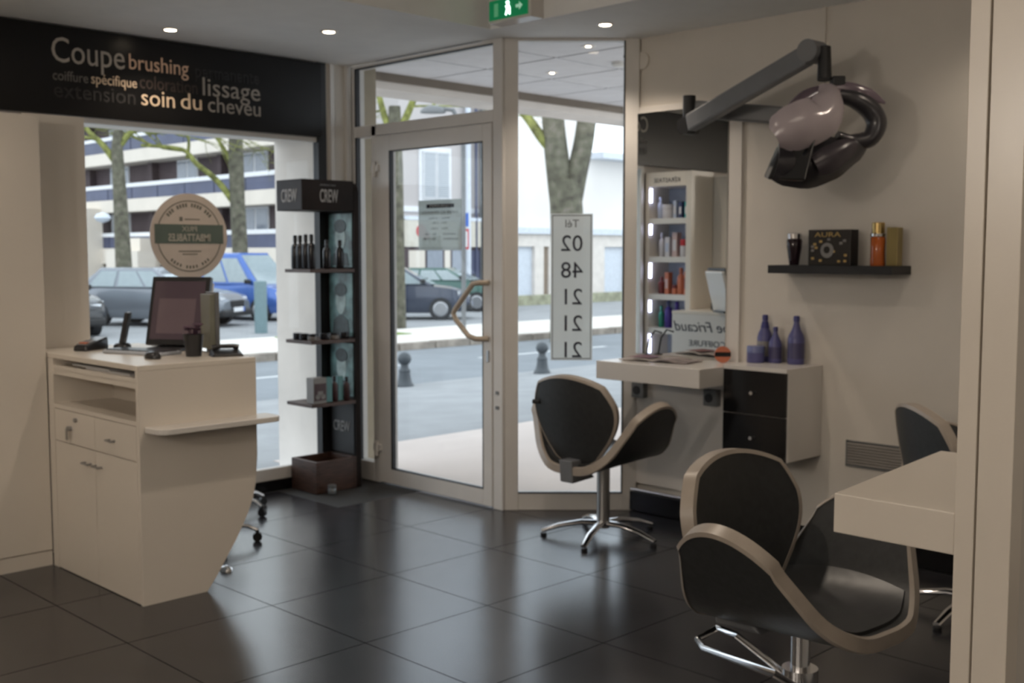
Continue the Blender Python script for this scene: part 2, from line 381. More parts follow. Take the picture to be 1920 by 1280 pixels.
# ============================================================ CEILING FITTINGS
def downlight(x, y, z, power, label, tilt=0, glow=M_lamp):
    t = thing('recessed_downlight', label, 'ceiling light', (x, y, z))
    obj('trim_ring', G().lathe([(.030, -.002), (.034, -.006), (.047, -.006), (.050, 0)], 24), M_frame, t, smooth=True)
    obj('lamp', G().lathe([(.001, -.009), (.031, -.0075), (.031, -.004)], 20), glow, t)
    if power:
        light('SPOT', (x, y, z-.03), power, WARM, .03, 120)
downlight(3.16, 5.86, H, 17, 'bright recessed ceiling spotlight above the black sign')
downlight(3.82, 5.28, H, 12, 'dimmer recessed ceiling spotlight nearest the glass door')
downlight(4.77, 4.05, H, 30, 'recessed ceiling spotlight above the mirror station')
for x, y, e_ in ((1.35, 5.15, 22), (4.83, 1.9, 9), (4.83, .2, 9)):
    light('SPOT', (x, y, H-.03), e_, WARM, .03, 130)
M_exit = mat('exit_green', (.0, .10, .035), .4, emit=(.0, .30, .10), estr=.35)
ex = thing('exit_sign', 'green emergency exit sign box hanging under the ceiling edge', 'exit sign', (4.33, 4.355, 2.79))
obj('housing', bx(0, .10, -.165, .155, .0, .145), M_white, ex, bevel=.004)
obj('green_face', bx(-.006, 0, -.145, .145, .015, .118), M_exit, ex)
M_exw = mat('exit_white', (.5, .6, .5), .4, emit=(.5, 1, .7), estr=.35)
M_exb = mat('exit_bright', (.8, 1, .9), .4, emit=(.6, 1, .8), estr=5)
obj('door_symbol', bx(-.008, -.005, .075, .105, .03, .10), mat('exit_pale', (.1, .3, .15), .4, emit=(.1, .4, .2), estr=.4), ex)
g = G().lathe([(.001, -.010), (.008, -.006), (.010, 0), (.008, .006), (.001, .010)], 10, (-.008, .0, .093))
g.prism([(-.018, .030), (-.010, .030), (0, .05), (.012, .028), (.02, .032), (.010, .060), (.018, .078), (-.006, .084), (-.018, .066)], -.008, -.005, axis=0)
obj('figure_symbol', g, M_exb, ex)
obj('arrow_symbol', G().prism([(-.11, .066), (-.085, .045), (-.085, .058), (-.06, .058), (-.06, .074), (-.085, .074), (-.085, .087)], -.008, -.005, axis=0), M_exw, ex)
ds = thing('alarm_sensor', 'small pale round sensor with black cable near the top right of the window', 'sensor', (XR, 4.16, 2.66))
obj('base_plate', G().tube([(0, 0, 0), (-.014, 0, 0)], .05, 20), M_wall, ds)
obj('sensor_head', G().tube([(-.014, .06, 0), (-.05, .07, .005)], .016, 12), M_blackm, ds, smooth=True)
obj('cable', G().tube([(-.05, .07, .005), (-.05, .10, .03), (-.03, .105, .07), (-.03, .105, .12)], .005, 8), M_blackm, ds)

# ============================================================ RECEPTION: WARDROBE, DISPLAY CABINET, COUNTER
wd_ = thing('tall_wardrobe', 'tall cream built-in wardrobe at the far left', 'wardrobe', (0, 5.475, 0))
obj('body', bx(-1.3, 2.25, .02, .70, 0, 2.20), M_fit, wd_)
for x0, x1 in ((-1.3, -.42), (-.415, .465), (.47, 1.355), (1.36, 2.25)):
    obj('door', bx(x0, x1, 0, .02, .078, 2.205), M_fit, wd_, bevel=.002)
obj('plinth', bx(-1.3, 2.25, .004, .02, 0, .073), M_fit, wd_)

dc = thing('display_cabinet', 'tall cream retail cabinet with lit shelves facing the entrance', 'cabinet', (2.258, 5.70, 0))
M_cabin = mat('cabinet_interior', (.30, .33, .36), .35)
cb = G().box(0, .318, 0, .055, 0, 2.24).box(0, .318, .455, .49, 0, 2.24).box(0, .02, .055, .455, 0, 2.24).box(.02, .318, .055, .455, 2.116, 2.24).box(.02, .318, .055, .455, 0, .30)
obj('body', cb, M_fit, dc, bevel=.002)
obj('back_lining', bx(.02, .024, .055, .455, .30, 2.116), M_cabin, dc)
for z in (1.818, 1.484, 1.157, .860, .58):
    obj('shelf', bx(.024, .314, .055, .455, z-.025, z+.024), M_white, dc)
text('KÉRASTASE', M_ink, dc, (.319, .12, 2.150), (0, 1, 0), (0, 0, 1), height=.055, width=.28, thick=.003)
M_led = mat('led_glow', (.8, .85, 1), .5, emit=(.62, .66, 1), estr=11)
for z0, z1 in ((1.98, 2.10), (1.70, 1.79), (1.32, 1.45), (1.02, 1.12), (.66, .82)):
    obj('led_strip', bx(.295, .305, .435, .452, z0, z1), M_led, dc)
cols = dict(white=(.6, .58, .6), pale=(.45, .5, .62), teal=(.02, .30, .30), coral=(.55, .17, .09), deep=(.16, .03, .03), purple=(.06, .03, .25), green=(.02, .22, .14), navy=(.03, .04, .12), red=(.5, .03, .04), rose=(.55, .4, .38))
PM_ = {k: mat('pack_' + k, v, .35) for k, v in cols.items()}
def pack(kind, x, y, z, w, h, c, cap, label, cat, group, rz=0):
    t = thing(kind, label, cat, (x, y, z), rz, group)
    if kind in ('product_box', 'card_box'):
        obj('carton', bx(-w/2, w/2, -w*.35, w*.35, 0, h), PM_[c], t, bevel=.002)
        obj('printed_label', bx(w/2, w/2+.001, -w*.25, w*.25, h*.25, h*.7), PM_[cap], t)
    elif kind == 'cream_jar':
        obj('jar', G().lathe([(w*.46, 0), (w/2, .005), (w/2, h*.6), (w*.47, h*.63)], 18), PM_[c], t, smooth=True)
        obj('lid', G().lathe([(w*.5, h*.64), (w*.5, h*.97), (w*.46, h)], 18), PM_[cap], t, smooth=True)
    else:
        obj('bottle', G().lathe([(w*.42, 0), (w/2, .006), (w/2, h*.62), (w*.42, h*.70), (w*.2, h*.76), (w*.2, h*.80)], 18), PM_[c], t, smooth=True)
        obj('cap', G().lathe([(w*.26, h*.79), (w*.26, h*.97), (w*.2, h)], 14), PM_[cap], t, smooth=True)
    return t
GL = 'hair products inside the lit cabinet'
X0 = 2.258
rows = [
 (1.842, [('product_box', 5.80, .06, .14, 'teal', 'white', 'teal carton on the top lit cabinet shelf'), ('product_box', 5.87, .05, .14, 'navy', 'white', 'navy carton on the top lit cabinet shelf'), ('product_box', 5.93, .045, .15, 'pale', 'white', 'pale blue carton on the top lit cabinet shelf'), ('cream_jar', 6.02, .10, .12, 'white', 'white', 'wide white jar on the top lit cabinet shelf'), ('product_bottle', 6.10, .05, .19, 'pale', 'pale', 'pale bottle on the top lit cabinet shelf')]),
 (1.508, [('product_box', 5.79, .05, .15, 'white', 'red', 'white carton with a red label on the second lit shelf, nearest the wardrobe'), ('cream_jar', 5.85, .055, .15, 'white', 'red', 'white pot with a red lid on the second lit shelf'), ('product_box', 5.92, .07, .21, 'rose', 'white', 'tall rose carton on the second lit shelf'), ('product_box', 6.00, .07, .17, 'white', 'pale', 'white carton with pale label on the second lit shelf'), ('product_bottle', 6.08, .05, .21, 'white', 'white', 'tall white bottle on the second lit shelf')]),
 (1.181, [('product_box', 5.80, .06, .20, 'coral', 'deep', 'coral carton on the third lit shelf'), ('product_bottle', 5.87, .065, .23, 'coral', 'coral', 'coral pump bottle on the third lit shelf'), ('cream_jar', 5.935, .05, .08, 'coral', 'deep', 'small coral jar on the third lit shelf'), ('product_box', 6.005, .06, .19, 'coral', 'rose', 'coral carton with rose label on the third lit shelf'), ('product_bottle', 6.08, .06, .15, 'deep', 'deep', 'deep red bottle on the third lit shelf')]),
 (.884, [('product_bottle', 5.82, .06, .18, 'navy', 'navy', 'dark navy bottle on the fourth lit shelf'), ('product_bottle', 5.91, .07, .23, 'purple', 'purple', 'broad purple bottle on the fourth lit shelf'), ('product_bottle', 6.00, .07, .24, 'purple', 'navy', 'purple bottle with dark cap on the fourth lit shelf'), ('product_bottle', 6.08, .05, .19, 'green', 'green', 'green bottle on the fourth lit shelf')])]
for z, its in rows:
    for kd, y, w, h, c, cp, lb in its:
        pack(kd, X0+.22, y, z, w, h, c, cp, lb, 'hair product', GL)

rc = thing('reception_counter', 'cream reception counter with curved end and small side shelf', 'counter', (2.253, 4.535, 0))
prof = [(.311, 0), (.37, .075), (.424, .156), (.462, .21), (.500, .274), (.533, .335), (.559, .398), (.574, .46), (.581, .528), (.587, .60), (.587, 1.035)]
poly = [(0, 0)] + prof + [(0, 1.035)]
obj('end_panel', G().prism(poly, 0, .025, axis=1), M_fit, rc, bevel=.001)
poly2 = [(.30, 0)] + [(p[0]-.0, p[1]) for p in prof] + [(.45, 1.035), (.45, .5), (.30, .1)]
obj('customer_panel', G().prism([(p[0], p[1]) for p in prof] + [(p[0]-.02, p[1]) for p in prof[::-1]], .025, 1.155, axis=1), M_white, rc, smooth=True)
obj('worktop', bx(0, .587, 0, 1.16, 1.035, 1.06), M_fit, rc, bevel=.003)
obj('carcass', G().box(.30, .32, .025, .90, 0, 1.035).box(0, .30, .875, .90, 0, 1.035).box(.02, .30, .025, .875, .0, .03).box(.0, .30, .025, .875, .985, 1.004).box(.004, .30, .025, .875, .958, .985).box(.0, .30, .025, .875, .795, .815)
    .box(.02, .3, .45, .47, .03, .795).box(.07, .565, .9, 1.15, 0.6, 1.035).box(.0, .06, .9005, .936, 0, 1.034), M_fit, rc)
for y0, y1 in ((.028, .435), (.439, .872)):
    d = obj('drawer', bx(0, .02, y0, y1, .638, .792), M_fit, rc, bevel=.0015)
    if y0 < .1: obj('handle', G().tube([(0, .235, .705), (-.022, .235, .705), (-.022, .285, .705), (0, .285, .705)], .005, 8), M_steel, d)
    else:
        obj('key', G().tube([(0, .69, .712), (-.02, .69, .712)], .012, 12).box(-.024, -.02, .68, .70, .66, .712), M_steel, d)
        obj('lock', G().tube([(0, .63, .758), (-.012, .63, .758)], .010, 12), M_steel, d)
    dd = obj('door', bx(0, .02, y0, y1, .003, .634), M_fit, rc, bevel=.0015)
    yh = .40 if y0 < .1 else .51
    obj('handle', G().tube([(0, yh-.03, .567), (-.022, yh-.03, .567), (-.022, yh+.03, .567), (0, yh+.03, .567)], .005, 8), M_steel, dd)
cpts = [(.025, 0)]
for k in range(7): a = PI + PI/2*k/6; cpts.append((.09+.06*math.cos(a), -.07+.06*math.sin(a)))
for k in range(7): a = -PI/2 + PI/2*k/6; cpts.append((.60+.05*math.cos(a), -.08+.05*math.sin(a)))
cpts += [(.65, .02), (.589, .02), (.589, 0)]
obj('bag_shelf', G().prism(cpts, .765, .79), M_white, rc, bevel=.003)
text('Philippe Fricaud', M_ink, rc, (.588, .30, .895), (0, 1, 0), (0, 0, 1), height=.12, width=.84, thick=.003, shear=.3)
text('COIFFURE', M_ink, rc, (.588, .62, .775), (0, 1, 0), (0, 0, 1), height=.07, width=.36, thick=.003)
# papers in the top slot
t = tag(obj('paper_stack', G().box(2.28, 2.50, 4.66, 5.1, 1.004, 1.012).box(2.275, 2.50, 4.86, 5.24, 1.012, 1.019), mat('paper', (.5, .5, .5), .8)), 'thin stack of papers in the counter top slot', 'papers')

# ---- things on the counter
CT = 1.0605
mo = thing('touch_monitor', 'black framed point of sale monitor leaning back on the counter', 'monitor', (2.745, 5.165, CT), math.radians(-60))
# local: screen faces -y' ; width along x'
def tilt(a): return Matrix.Translation((0, .03, .02)) @ Matrix.Rotation(a, 4, 'X')
TM = tilt(math.radians(-14))
obj('casing', G(TM).box(-.165, .165, 0, .03, .0, .355), M_plastic, mo, bevel=.005)
M_screen = mat('dark_screen', (.025, .018, .02), .08, var=.2, scale=3, emit=(.035, .022, .024), estr=1.0)
sc_ = obj('screen', G(TM).box(-.143, .143, -.002, 0, .03, .33), M_screen, mo)
obj('screen_window', G(TM).box(-.11, .10, -.003, -.001, .06, .24), mat('screen_panel', (.05, .035, .035), .08, emit=(.055, .036, .036), estr=1.0), sc_)
obj('back_cover', G(TM).box(-.16, .16, .03, .06, .0, .335), M_white, mo, bevel=.01, label='white back cover')
obj('foot', G().box(-.10, .10, -.07, .12, 0, .014), M_plastic, mo, bevel=.004)
kb = thing('keyboard', 'silver and black keyboard lying in front of the monitor', 'keyboard', (2.55, 5.08, CT), math.radians(-72))
obj('base', G().box(-.19, .19, -.07, .07, 0, .016), mat('silver_plastic', (.42, .45, .5), .3), kb, bevel=.004)
kg = G()
for r_ in range(5):
    for c_ in range(15): kg.box(-.178+c_*.0238, -.178+c_*.0238+.021, -.058+r_*.0235, -.058+r_*.0235+.0205, .016, .021)
o = obj('keys', kg, M_plastic, kb); o['kind'] = 'stuff'
ms = tag(obj('computer_mouse', G().lathe([(.030, 0), (.032, .012), (.024, .028), (.008, .034)], 18), M_plastic, smooth=True, loc=(2.46, 4.80, CT)), 'black computer mouse on the counter beside the keyboard', 'mouse')
ms.scale = (1.0, 1.7, 1)
tm = thing('card_terminal', 'black card payment terminal lying at the counter left end', 'card reader', (2.465, 5.45, CT), math.radians(-62))
obj('body', G().hexa([(-.04, -.09, .0), (.04, -.09, 0), (.04, .09, 0), (-.04, .09, 0)], [(-.036, -.085, .028), (.036, -.085, .028), (.038, .085, .062), (-.038, .085, .062)]), M_plastic, tm, bevel=.008)
obj('keypad', G().hexa([(-.028, -.075, .028), (.028, -.075, .028), (.028, .0, .045), (-.028, .0, .045)], [(-.028, -.075, .033), (.028, -.075, .033), (.028, .0, .049), (-.028, .0, .049)]), M_grey, tm)
obj('keys', G().box(-.022, .022, -.062, -.030, .036, .042), PM_['coral'], tm)
hp = thing('phone_handset', 'black cordless handset standing upright in its cradle', 'telephone', (2.605, 5.40, CT), math.radians(-50))
obj('cradle', G().lathe([(.045, 0), (.042, .02), (.03, .03)], 16), M_plastic, hp, smooth=True)
obj('handset', G(Matrix.Translation((0, 0, .02)) @ Matrix.Rotation(.22, 4, 'Y')).box(-.012, .012, -.024, .024, 0, .17), M_plastic, hp, bevel=.007)
pp = thing('plant_pot', 'small black pot of dark purple flowers on the counter', 'potted plant', (2.655, 4.775, CT))
obj('pot', G().lathe([(.036, 0), (.048, .10), (.050, .104), (.046, .104), (.044, .09)], 20), M_plastic, pp, smooth=True)
M_pet = mat('plum_petals', (.055, .018, .04), .7, var=.5, scale=30)
for k in range(9):
    a = k*2.4; r_ = .012+.005*(k % 4); c = (math.cos(a)*r_*1.7, math.sin(a)*r_*1.7, .125+.012*(k % 3))
    g = G()
    for q in range(5):
        b = q*2*PI/5 + k
        g.lathe([(.001, -.004), (.011, 0), (.001, .006)], 7, (c[0]+math.cos(b)*.011, c[1]+math.sin(b)*.011, c[2]))
    g.tube([(c[0]*.4, c[1]*.4, .09), c], .0025, 6)
    obj('flower', g, M_pet, pp)
cd = thing('customer_display', 'slim grey upright display box at the counter edge', 'display', (2.79, 4.90, CT), math.radians(-97))
obj('screen_box', bx(-.055, .055, .0, .028, .02, .285), mat('olive_grey', (.20, .20, .16), .4), cd, bevel=.003)
obj('rim', bx(-.062, .062, .028, .048, .0, .295), M_grey, cd, bevel=.003)
dp_ = thing('desk_phone', 'low black desk telephone on the counter right corner', 'telephone', (2.775, 4.685, CT), math.radians(-20))
obj('base', G().hexa([(-.075, -.05, 0), (.075, -.05, 0), (.075, .05, 0), (-.075, .05, 0)], [(-.065, -.045, .012), (.065, -.045, .012), (.065, .045, .03), (-.065, .045, .03)]), M_plastic, dp_, bevel=.004)
obj('handset', G().tube([(-.06, .03, .035), (-.035, .028, .043), (.035, .028, .043), (.06, .03, .035)], [.016, .011, .011, .016], 10), M_plastic, dp_, smooth=True)

# ---- stools behind the counter
def stool(loc, rz, label):
    t = thing('swivel_stool', label, 'stool', loc, rz)
    obj('seat', G().lathe([(.10, .42), (.12, .435), (.12, .46), (.10, .475), (.03, .48)], 24), M_leather, t, smooth=True)
    obj('column', G().tube([(0, 0, .09), (0, 0, .425)], .022, 14), M_chrome, t, smooth=True)
    for k in range(5):
        a = 2*PI*k/5; c, s_ = math.cos(a), math.sin(a)
        l = obj('leg', G().tube([(0, 0, .095), (.12*c, .12*s_, .098), (.21*c, .21*s_, .088), (.26*c, .26*s_, .062)], [.018, .015, .012, .011], 8), M_chrome, t, smooth=True)
        obj('caster', G().tube([(.26*c-.012*s_, .26*s_+.012*c, .025), (.26*c+.012*s_, .26*s_-.012*c, .025)], .025, 14).tube([(.26*c, .26*s_, .045), (.26*c, .26*s_, .065)], .010, 8), M_blackm, l)
    return t
s0 = stool((3.45, 5.86, 0), math.radians(3), 'swivel stool behind the counter, the one nearer the shop window')
dup(s0, (2.99, 5.28, 0), math.radians(-30), 'swivel stool behind the counter, the one nearer the camera')
tag(obj('floor_door_stop', G().lathe([(.032, 0), (.030, .014), (.020, .024), (.004, .029)], 18), M_chrome, smooth=True, loc=(2.80, 4.77, 0)), 'small chrome dome on the floor beside the counter foot', 'door stop')

# ============================================================ PRODUCT STAND
ps = thing('product_stand', 'tall dark wood product display stand with header and open crate base', 'display stand', (4.09, 5.89, 0))
obj('spine', G().prism([(0, 0), (.295, 0), (.295, 2.0), (.06, 2.0), (.03, 1.99), (.01, 1.97), (0, 1.94)], .35, .39, axis=0), M_dwood, ps, bevel=.003)
hd = obj('header', G().box(-.045, .35, 0, .29, 1.81, 2.005), M_dwood, ps, bevel=.003)
obj('side_card', bx(-.047, -.045, .01, .28, 1.815, 2.0), mat('grey_card', (.055, .055, .06), .6, spec=.2), hd)
M_hw = mat('header_white', (.30, .29, .28), .5); M_hg = mat('header_grey', (.14, .14, .14), .5)
text('CREW', M_hw, hd, (-.048, .23, 1.865), (0, -1, 0), (0, 0, 1), height=.115, width=.17, thick=.003, off=.01)
text('CREW', M_hw, hd, (.085, -.001, 1.865), (1, 0, 0), (0, 0, 1), height=.115, width=.14, thick=.003, off=.01)
text('AMERICAN', M_hg, hd, (.085, -.001, 1.965), (1, 0, 0), (0, 0, 1), height=.018, width=.12, thick=.003)
for z in (1.44, .985, .58):
    obj('shelf', bx(.005, .35, 0, .285, z-.022, z), M_wood, ps, bevel=.002)
cr_ = obj('crate', G().box(.03, .05, 0, .28, 0, .205).box(.33, .35, 0, .28, 0, .205).box(.05, .33, 0, .02, 0, .205).box(.05, .33, .26, .28, 0, .205).box(.05, .33, .02, .26, 0, .02), M_wood, ps, bevel=.002)
M_ph = mat('teal_photo', (.12, .22, .22), .3, var=.8, scale=9); M_face = mat('photo_skin', (.35, .45, .44), .4, var=.4, scale=14); M_hair = mat('photo_dark', (.02, .035, .035), .4, var=.5, scale=30)
def portrait(z0, z1):
    pn = obj('photo_card', bx(.345, .349, .02, .27, z0, z1), M_ph, ps)
    h = z1-z0; c = z0+h*.55
    def ell(cy, cz, ry, rz_, x0, x1, m, nm):
        obj(nm, G().prism([(cy+ry*math.cos(2*PI*k/18), cz+rz_*math.sin(2*PI*k/18)) for k in range(18)], x0, x1, axis=0), m, pn)
    ell(.145, c, .055, .085, .343, .345, M_face, 'printed_face'); ell(.145, c+.075, .065, .045, .342, .3445, M_hair, 'printed_hair')
    obj('printed_shirt', G().prism([(.05, z0+.01), (.24, z0+.01), (.22, z0+h*.25), (.16, c-.09), (.13, c-.09), (.07, z0+h*.25)], .343, .345, axis=0), M_hair, pn)
portrait(1.45, 1.80); portrait(1.0, 1.41); portrait(.60, .95)
bp = obj('lower_card', bx(.345, .349, .02, .27, .22, .55), M_blackm, ps)
text('CREW', M_hw, bp, (.343, .24, .36), (0, -1, 0), (0, 0, 1), height=.10, width=.18, thick=.003, off=.01)
GS = 'grooming products on the dark wood stand'
PM_['black'] = mat('pack_black', (.010, .010, .013), .25); PM_['grey'] = mat('pack_grey', (.22, .21, .20), .4); PM_['tl'] = mat('pack_aqua', (.08, .22, .23), .35); PM_['br'] = mat('pack_brown', (.05, .02, .022), .3); PM_['sil'] = mat('pack_silver', (.25, .27, .28), .3, .6)
sx, sy = 4.09, 5.89
for k, (x, y, h, lb) in enumerate(((.03, .20, .215, 'tall black bottle at the window end of the top stand shelf'), (.03, .145, .215, 'second tall black bottle from the window on the top stand shelf'), (.035, .09, .22, 'third tall black bottle from the window on the top stand shelf'), (.04, .035, .22, 'black bottle at the front left corner of the top stand shelf'), (.17, .05, .185, 'shorter black bottle in the middle of the top stand shelf'), (.27, .05, .185, 'shorter black bottle at the right of the top stand shelf'))):
    pack('hair_bottle', sx+x, sy+y, 1.441, .052, h, 'black', 'black', lb, 'bottle', GS)
for x, y, c, lb in ((.04, .20, 'black', 'black tin at the window end of the middle stand shelf'), (.04, .13, 'black', 'second black tin from the window on the middle stand shelf'), (.05, .05, 'grey', 'grey tin at the front left corner of the middle stand shelf'), (.15, .06, 'black', 'black tin in the centre of the middle stand shelf'), (.22, .05, 'grey', 'grey tin right of centre on the middle stand shelf'), (.30, .05, 'black', 'black tin at the right end of the middle stand shelf')):
    pack('cream_jar', sx+x, sy+y, .986, .062, .042, c, 'black', lb, 'tin', GS)
b_ = thing('gift_box', 'grey gift box with a printed motorcycle on the bottom stand shelf', 'box', (sx+.075, sy+.04, .581), 0, GS)
obj('carton', bx(-.05, .05, -.03, .05, 0, .165), PM_['grey'], b_, bevel=.002)
g = disc(.018, -.032, -.030, 16); obj('printed_picture', bx(-.045, .045, -.032, -.030, .02, .13), PM_['br'], b_)
obj('printed_wheel', G().tube([(-.02, -.033, .045), (-.02, -.031, .045)], .017, 16).tube([(.022, -.033, .045), (.022, -.031, .045)], .017, 16).box(-.02, .02, -.033, -.031, .05, .08), PM_['grey'], b_)
pack('card_box', sx+.165, sy+.05, .581, .045, .16, 'tl', 'white', 'aqua carton beside the gift box on the stand', 'box', GS)
pack('hair_bottle', sx+.215, sy+.05, .581, .045, .165, 'br', 'black', 'brown bottle left of the second aqua carton on the stand', 'bottle', GS)
pack('card_box', sx+.262, sy+.06, .581, .04, .16, 'tl', 'white', 'second aqua carton between brown bottles on the stand', 'box', GS)
pack('hair_bottle', sx+.305, sy+.04, .581, .042, .155, 'br', 'black', 'brown bottle at the right end of the bottom stand shelf', 'bottle', GS)
pack('cream_jar', 4.20, 5.835, 0, .055, .06, 'sil', 'sil', 'small silver tin on the floor before the crate base', 'tin', None)

# ============================================================ MIRROR STATION
mp = thing('mirror_panel', 'tall white wall panel holding the styling mirror', 'mirror', (XR, 3.46, 0))
obj('back_board', bx(-.018, 0, 0, .755, .17, 2.39), M_white, mp, bevel=.002)
obj('mirror_glass', bx(-.024, -.018, .085, .745, .95, 2.355), M_mirror, mp)
fb = thing('foot_rest_box', 'glossy black plinth box under the mirror panel', 'foot rest', (XR, 2.95, 0))
obj('box', bx(-.045, .0, .3, 1.25, .003, .12), M_black, fb, bevel=.004)
obj('rest_bar', G().tube([(-.05, .32, .135), (-.05, 1.23, .135)], .012, 12), M_chrome, fb, smooth=True)
sh = thing('styling_table', 'thick white styling table fixed below the mirror', 'table', (4.74, 3.375, 0))
obj('tabletop', bx(0, .478, 0, .70, .845, .945), M_white, sh, bevel=.003)
obj('bracket', G().box(.44, .478, .08, .62, .79, .845), M_white, sh)
for y, lb in ((4.135, 'grey double power socket under the table near the window'), (3.62, 'grey power socket under the table next to the black drawers')):
    t = thing('power_socket', lb, 'socket', (XR-.018, y, .735))
    obj('box', bx(-.045, 0, -.05, .04, -.045, .045), M_grey, t, bevel=.004)
    obj('outlet', G().tube([(-.046, .0, 0), (-.050, .0, 0)], .026, 18), M_blackm, t)
wc = thing('wall_cabinet', 'white wall-hung cabinet with glossy black drawer fronts', 'cabinet', (4.89, 2.955, 0))
obj('body', bx(.018, .348, 0, .375, .49, .965), M_white, wc, bevel=.002)
obj('top_rail', bx(0, .018, 0, .375, .945, .965), M_white, wc)
for z0, z1 in ((.49, .716), (.72, .944)):
    d = obj('drawer', bx(0, .018, 0.004, .375, z0, z1), M_black, wc, bevel=.002, label='glossy black drawer front')
    zz = .60 if z0 < .6 else .832
    obj('knob', G().tube([(0, .195, zz), (-.008, .195, zz), (-.02, .195, zz)], [.006, .005, .010], 12), M_chrome, d, smooth=True)
# on the table
mg = thing('open_magazine', 'open magazine lying on the styling table', 'magazine', (4.97, 3.80, .9455), math.radians(10))
pg = mat('magazine_page', (.30, .25, .24), .35, var=.7, scale=12)
obj('left_page', G().sheet(lambda u, v: (-.10+.2*v, -.21*u, .006+.012*math.sin(PI*min(1, u*1.3))*(1-u)), 8, 2, .005), pg, mg)
obj('right_page', G().sheet(lambda u, v: (-.10+.2*v, .21*u, .006+.012*math.sin(PI*min(1, u*1.3))*(1-u)), 8, 2, .005), mat('magazine_page_two', (.42, .38, .36), .35, var=.5, scale=15), mg)
obj('photo_block', G().box(-.08, .06, .03, .16, .0215, .0225), PM_['deep'], mg)
ot = thing('orange_disc', 'round orange disc with black band leaning by the mirror', 'tin', (5.13, 3.50, .9455), math.radians(-50))
obj('disc', G().tube([(0, -.008, .045), (0, .008, .045)], .045, 28), PM_['coral'], ot)
obj('band', bx(-.043, .043, -.0095, -.008, .034, .058), M_black, ot)
lp = thing('table_lamp_arm', 'thin black bent metal arm standing at the window end of the table', 'stand', (5.16, 4.03, .9455))
obj('rod', G().tube([(0, .02, 0), (0, .0, .10), (0, -.04, .15), (0, -.09, .14)], .005, 8), M_blackm, lp)
obj('base', G().lathe([(.025, 0), (.025, .006), (.01, .01)], 14, (0, .02, 0)), M_blackm, lp)
# lilac bottles on the cabinet
M_lil = mat('lilac_plastic', (.085, .085, .22), .32, var=.08); M_ind = mat('indigo_plastic', (.03, .03, .16), .3); M_lab = mat('lilac_label', (.06, .055, .13), .4)
def lilac(x, y, w, h, label, kind='bottle', two=False):
    t = thing('shampoo_bottle' if kind == 'bottle' else 'cream_pot', label, kind if kind == 'bottle' else 'jar', (x, y, .9655), 0, 'lilac hair products on the wall cabinet')
    if kind == 'bottle':
        obj('body', G().lathe([(w*.46, 0), (w*.5, .006), (w*.5, h*.52), (w*.44, h*.60), (w*.26, h*.72), (w*.17, h*.84), (w*.16, h*.88)], 24), M_lil, t, smooth=True)
        obj('cap', G().lathe([(w*.19, h*.88), (w*.19, h*.97), (w*.15, h), (w*.02, h)], 18), M_ind, t, smooth=True)
        obj('printed_label', G().lathe([(w*.505, h*.12), (w*.505, h*.44)], 24), M_lab if not two else PM_['grey'], t, smooth=True)
        if two: obj('collar', G().lathe([(w*.30, h*.72), (w*.2, h*.86)], 20), M_ind, t, smooth=True)
    else:
        obj('pot', G().lathe([(w*.47, 0), (w*.5, .005), (w*.5, h*.6)], 24), M_lil, t, smooth=True)
        obj('lid', G().lathe([(w*.51, h*.6), (w*.51, h*.95), (w*.47, h)], 24), mat('lilac_lid', (.13, .15, .30), .3), t, smooth=True)
lilac(5.105, 3.275, .092, .088, 'short lilac pot at the left of the bottles on the cabinet', 'pot')
lilac(5.185, 3.27, .082, .25, 'tall two-tone indigo bottle standing behind the lilac pot', two=True)
lilac(5.16, 3.19, .070, .19, 'shorter lilac bottle between the two tall ones')
lilac(5.175, 3.075, .088, .252, 'tall lilac bottle standing apart at the right of the cabinet')

# ---- black wall shelf and its things
tag(obj('wall_shelf', bx(5.04, XR, 2.49, 3.17, 1.44, 1.482), M_blackm, bevel=.002), 'black floating shelf on the right wall', 'shelf')
SZ = 1.4825
u = thing('hair_oil_bottle', 'dark tapered bottle with silver cap at the left of the shelf', 'bottle', (5.13, 3.07, SZ))
obj('body', G().lathe([(.024, 0), (.026, .01), (.038, .09), (.040, .125), (.034, .135)], 24), mat('plum_glass', (.015, .006, .010), .12), u, smooth=True)
obj('cap', G().lathe([(.036, .135), (.037, .160), (.030, .165)], 24), M_chrome, u, smooth=True)
k = thing('gift_set_box', 'black boxed hair care set with gold print on the shelf', 'box', (5.12, 2.845, SZ), math.radians(-4))
obj('carton', bx(-.035, .035, -.122, .122, 0, .178), M_black, k, bevel=.002)
M_gold = mat('gold', (.50, .36, .15), .3, 1.0); M_goldp = mat('gold_carton', (.28, .22, .09), .35, .6)
text('AURA', M_gold, k, (-.036, .085, .142), (0, -1, 0), (0, 0, 1), height=.034, width=.15, thick=.002)
obj('printed_rose', G().tube([(-.036, .01, .075), (-.037, .01, .075)], .038, 20), PM_['grey'], k)
obj('printed_centre', G().tube([(-.0365, .012, .078), (-.038, .012, .078)], .018, 16), M_black, k)
for q in range(14):
    a = q*1.7; yy = .095*math.cos(a); zz = .075+.055*math.sin(a*1.3)
    if abs(yy-.01) < .05 and q % 2: yy += .06
    obj('gold_flake', bx(-.0368, -.035, yy-.008, yy+.008, zz-.006, zz+.006), M_gold if q % 3 else PM_['grey'], k)
a_ = thing('amber_bottle', 'amber hair oil bottle with gold cap on the shelf', 'bottle', (5.12, 2.605, SZ))
M_amb = mat('amber_oil', (.42, .10, .02), .12, emit=None); 
obj('body', G().lathe([(.034, 0), (.036, .008), (.034, .07), (.036, .135), (.03, .142)], 24), M_amb, a_, smooth=True)
obj('neck_ring', G().lathe([(.036, .142), (.037, .155), (.032, .158)], 24), M_chrome, a_, smooth=True)
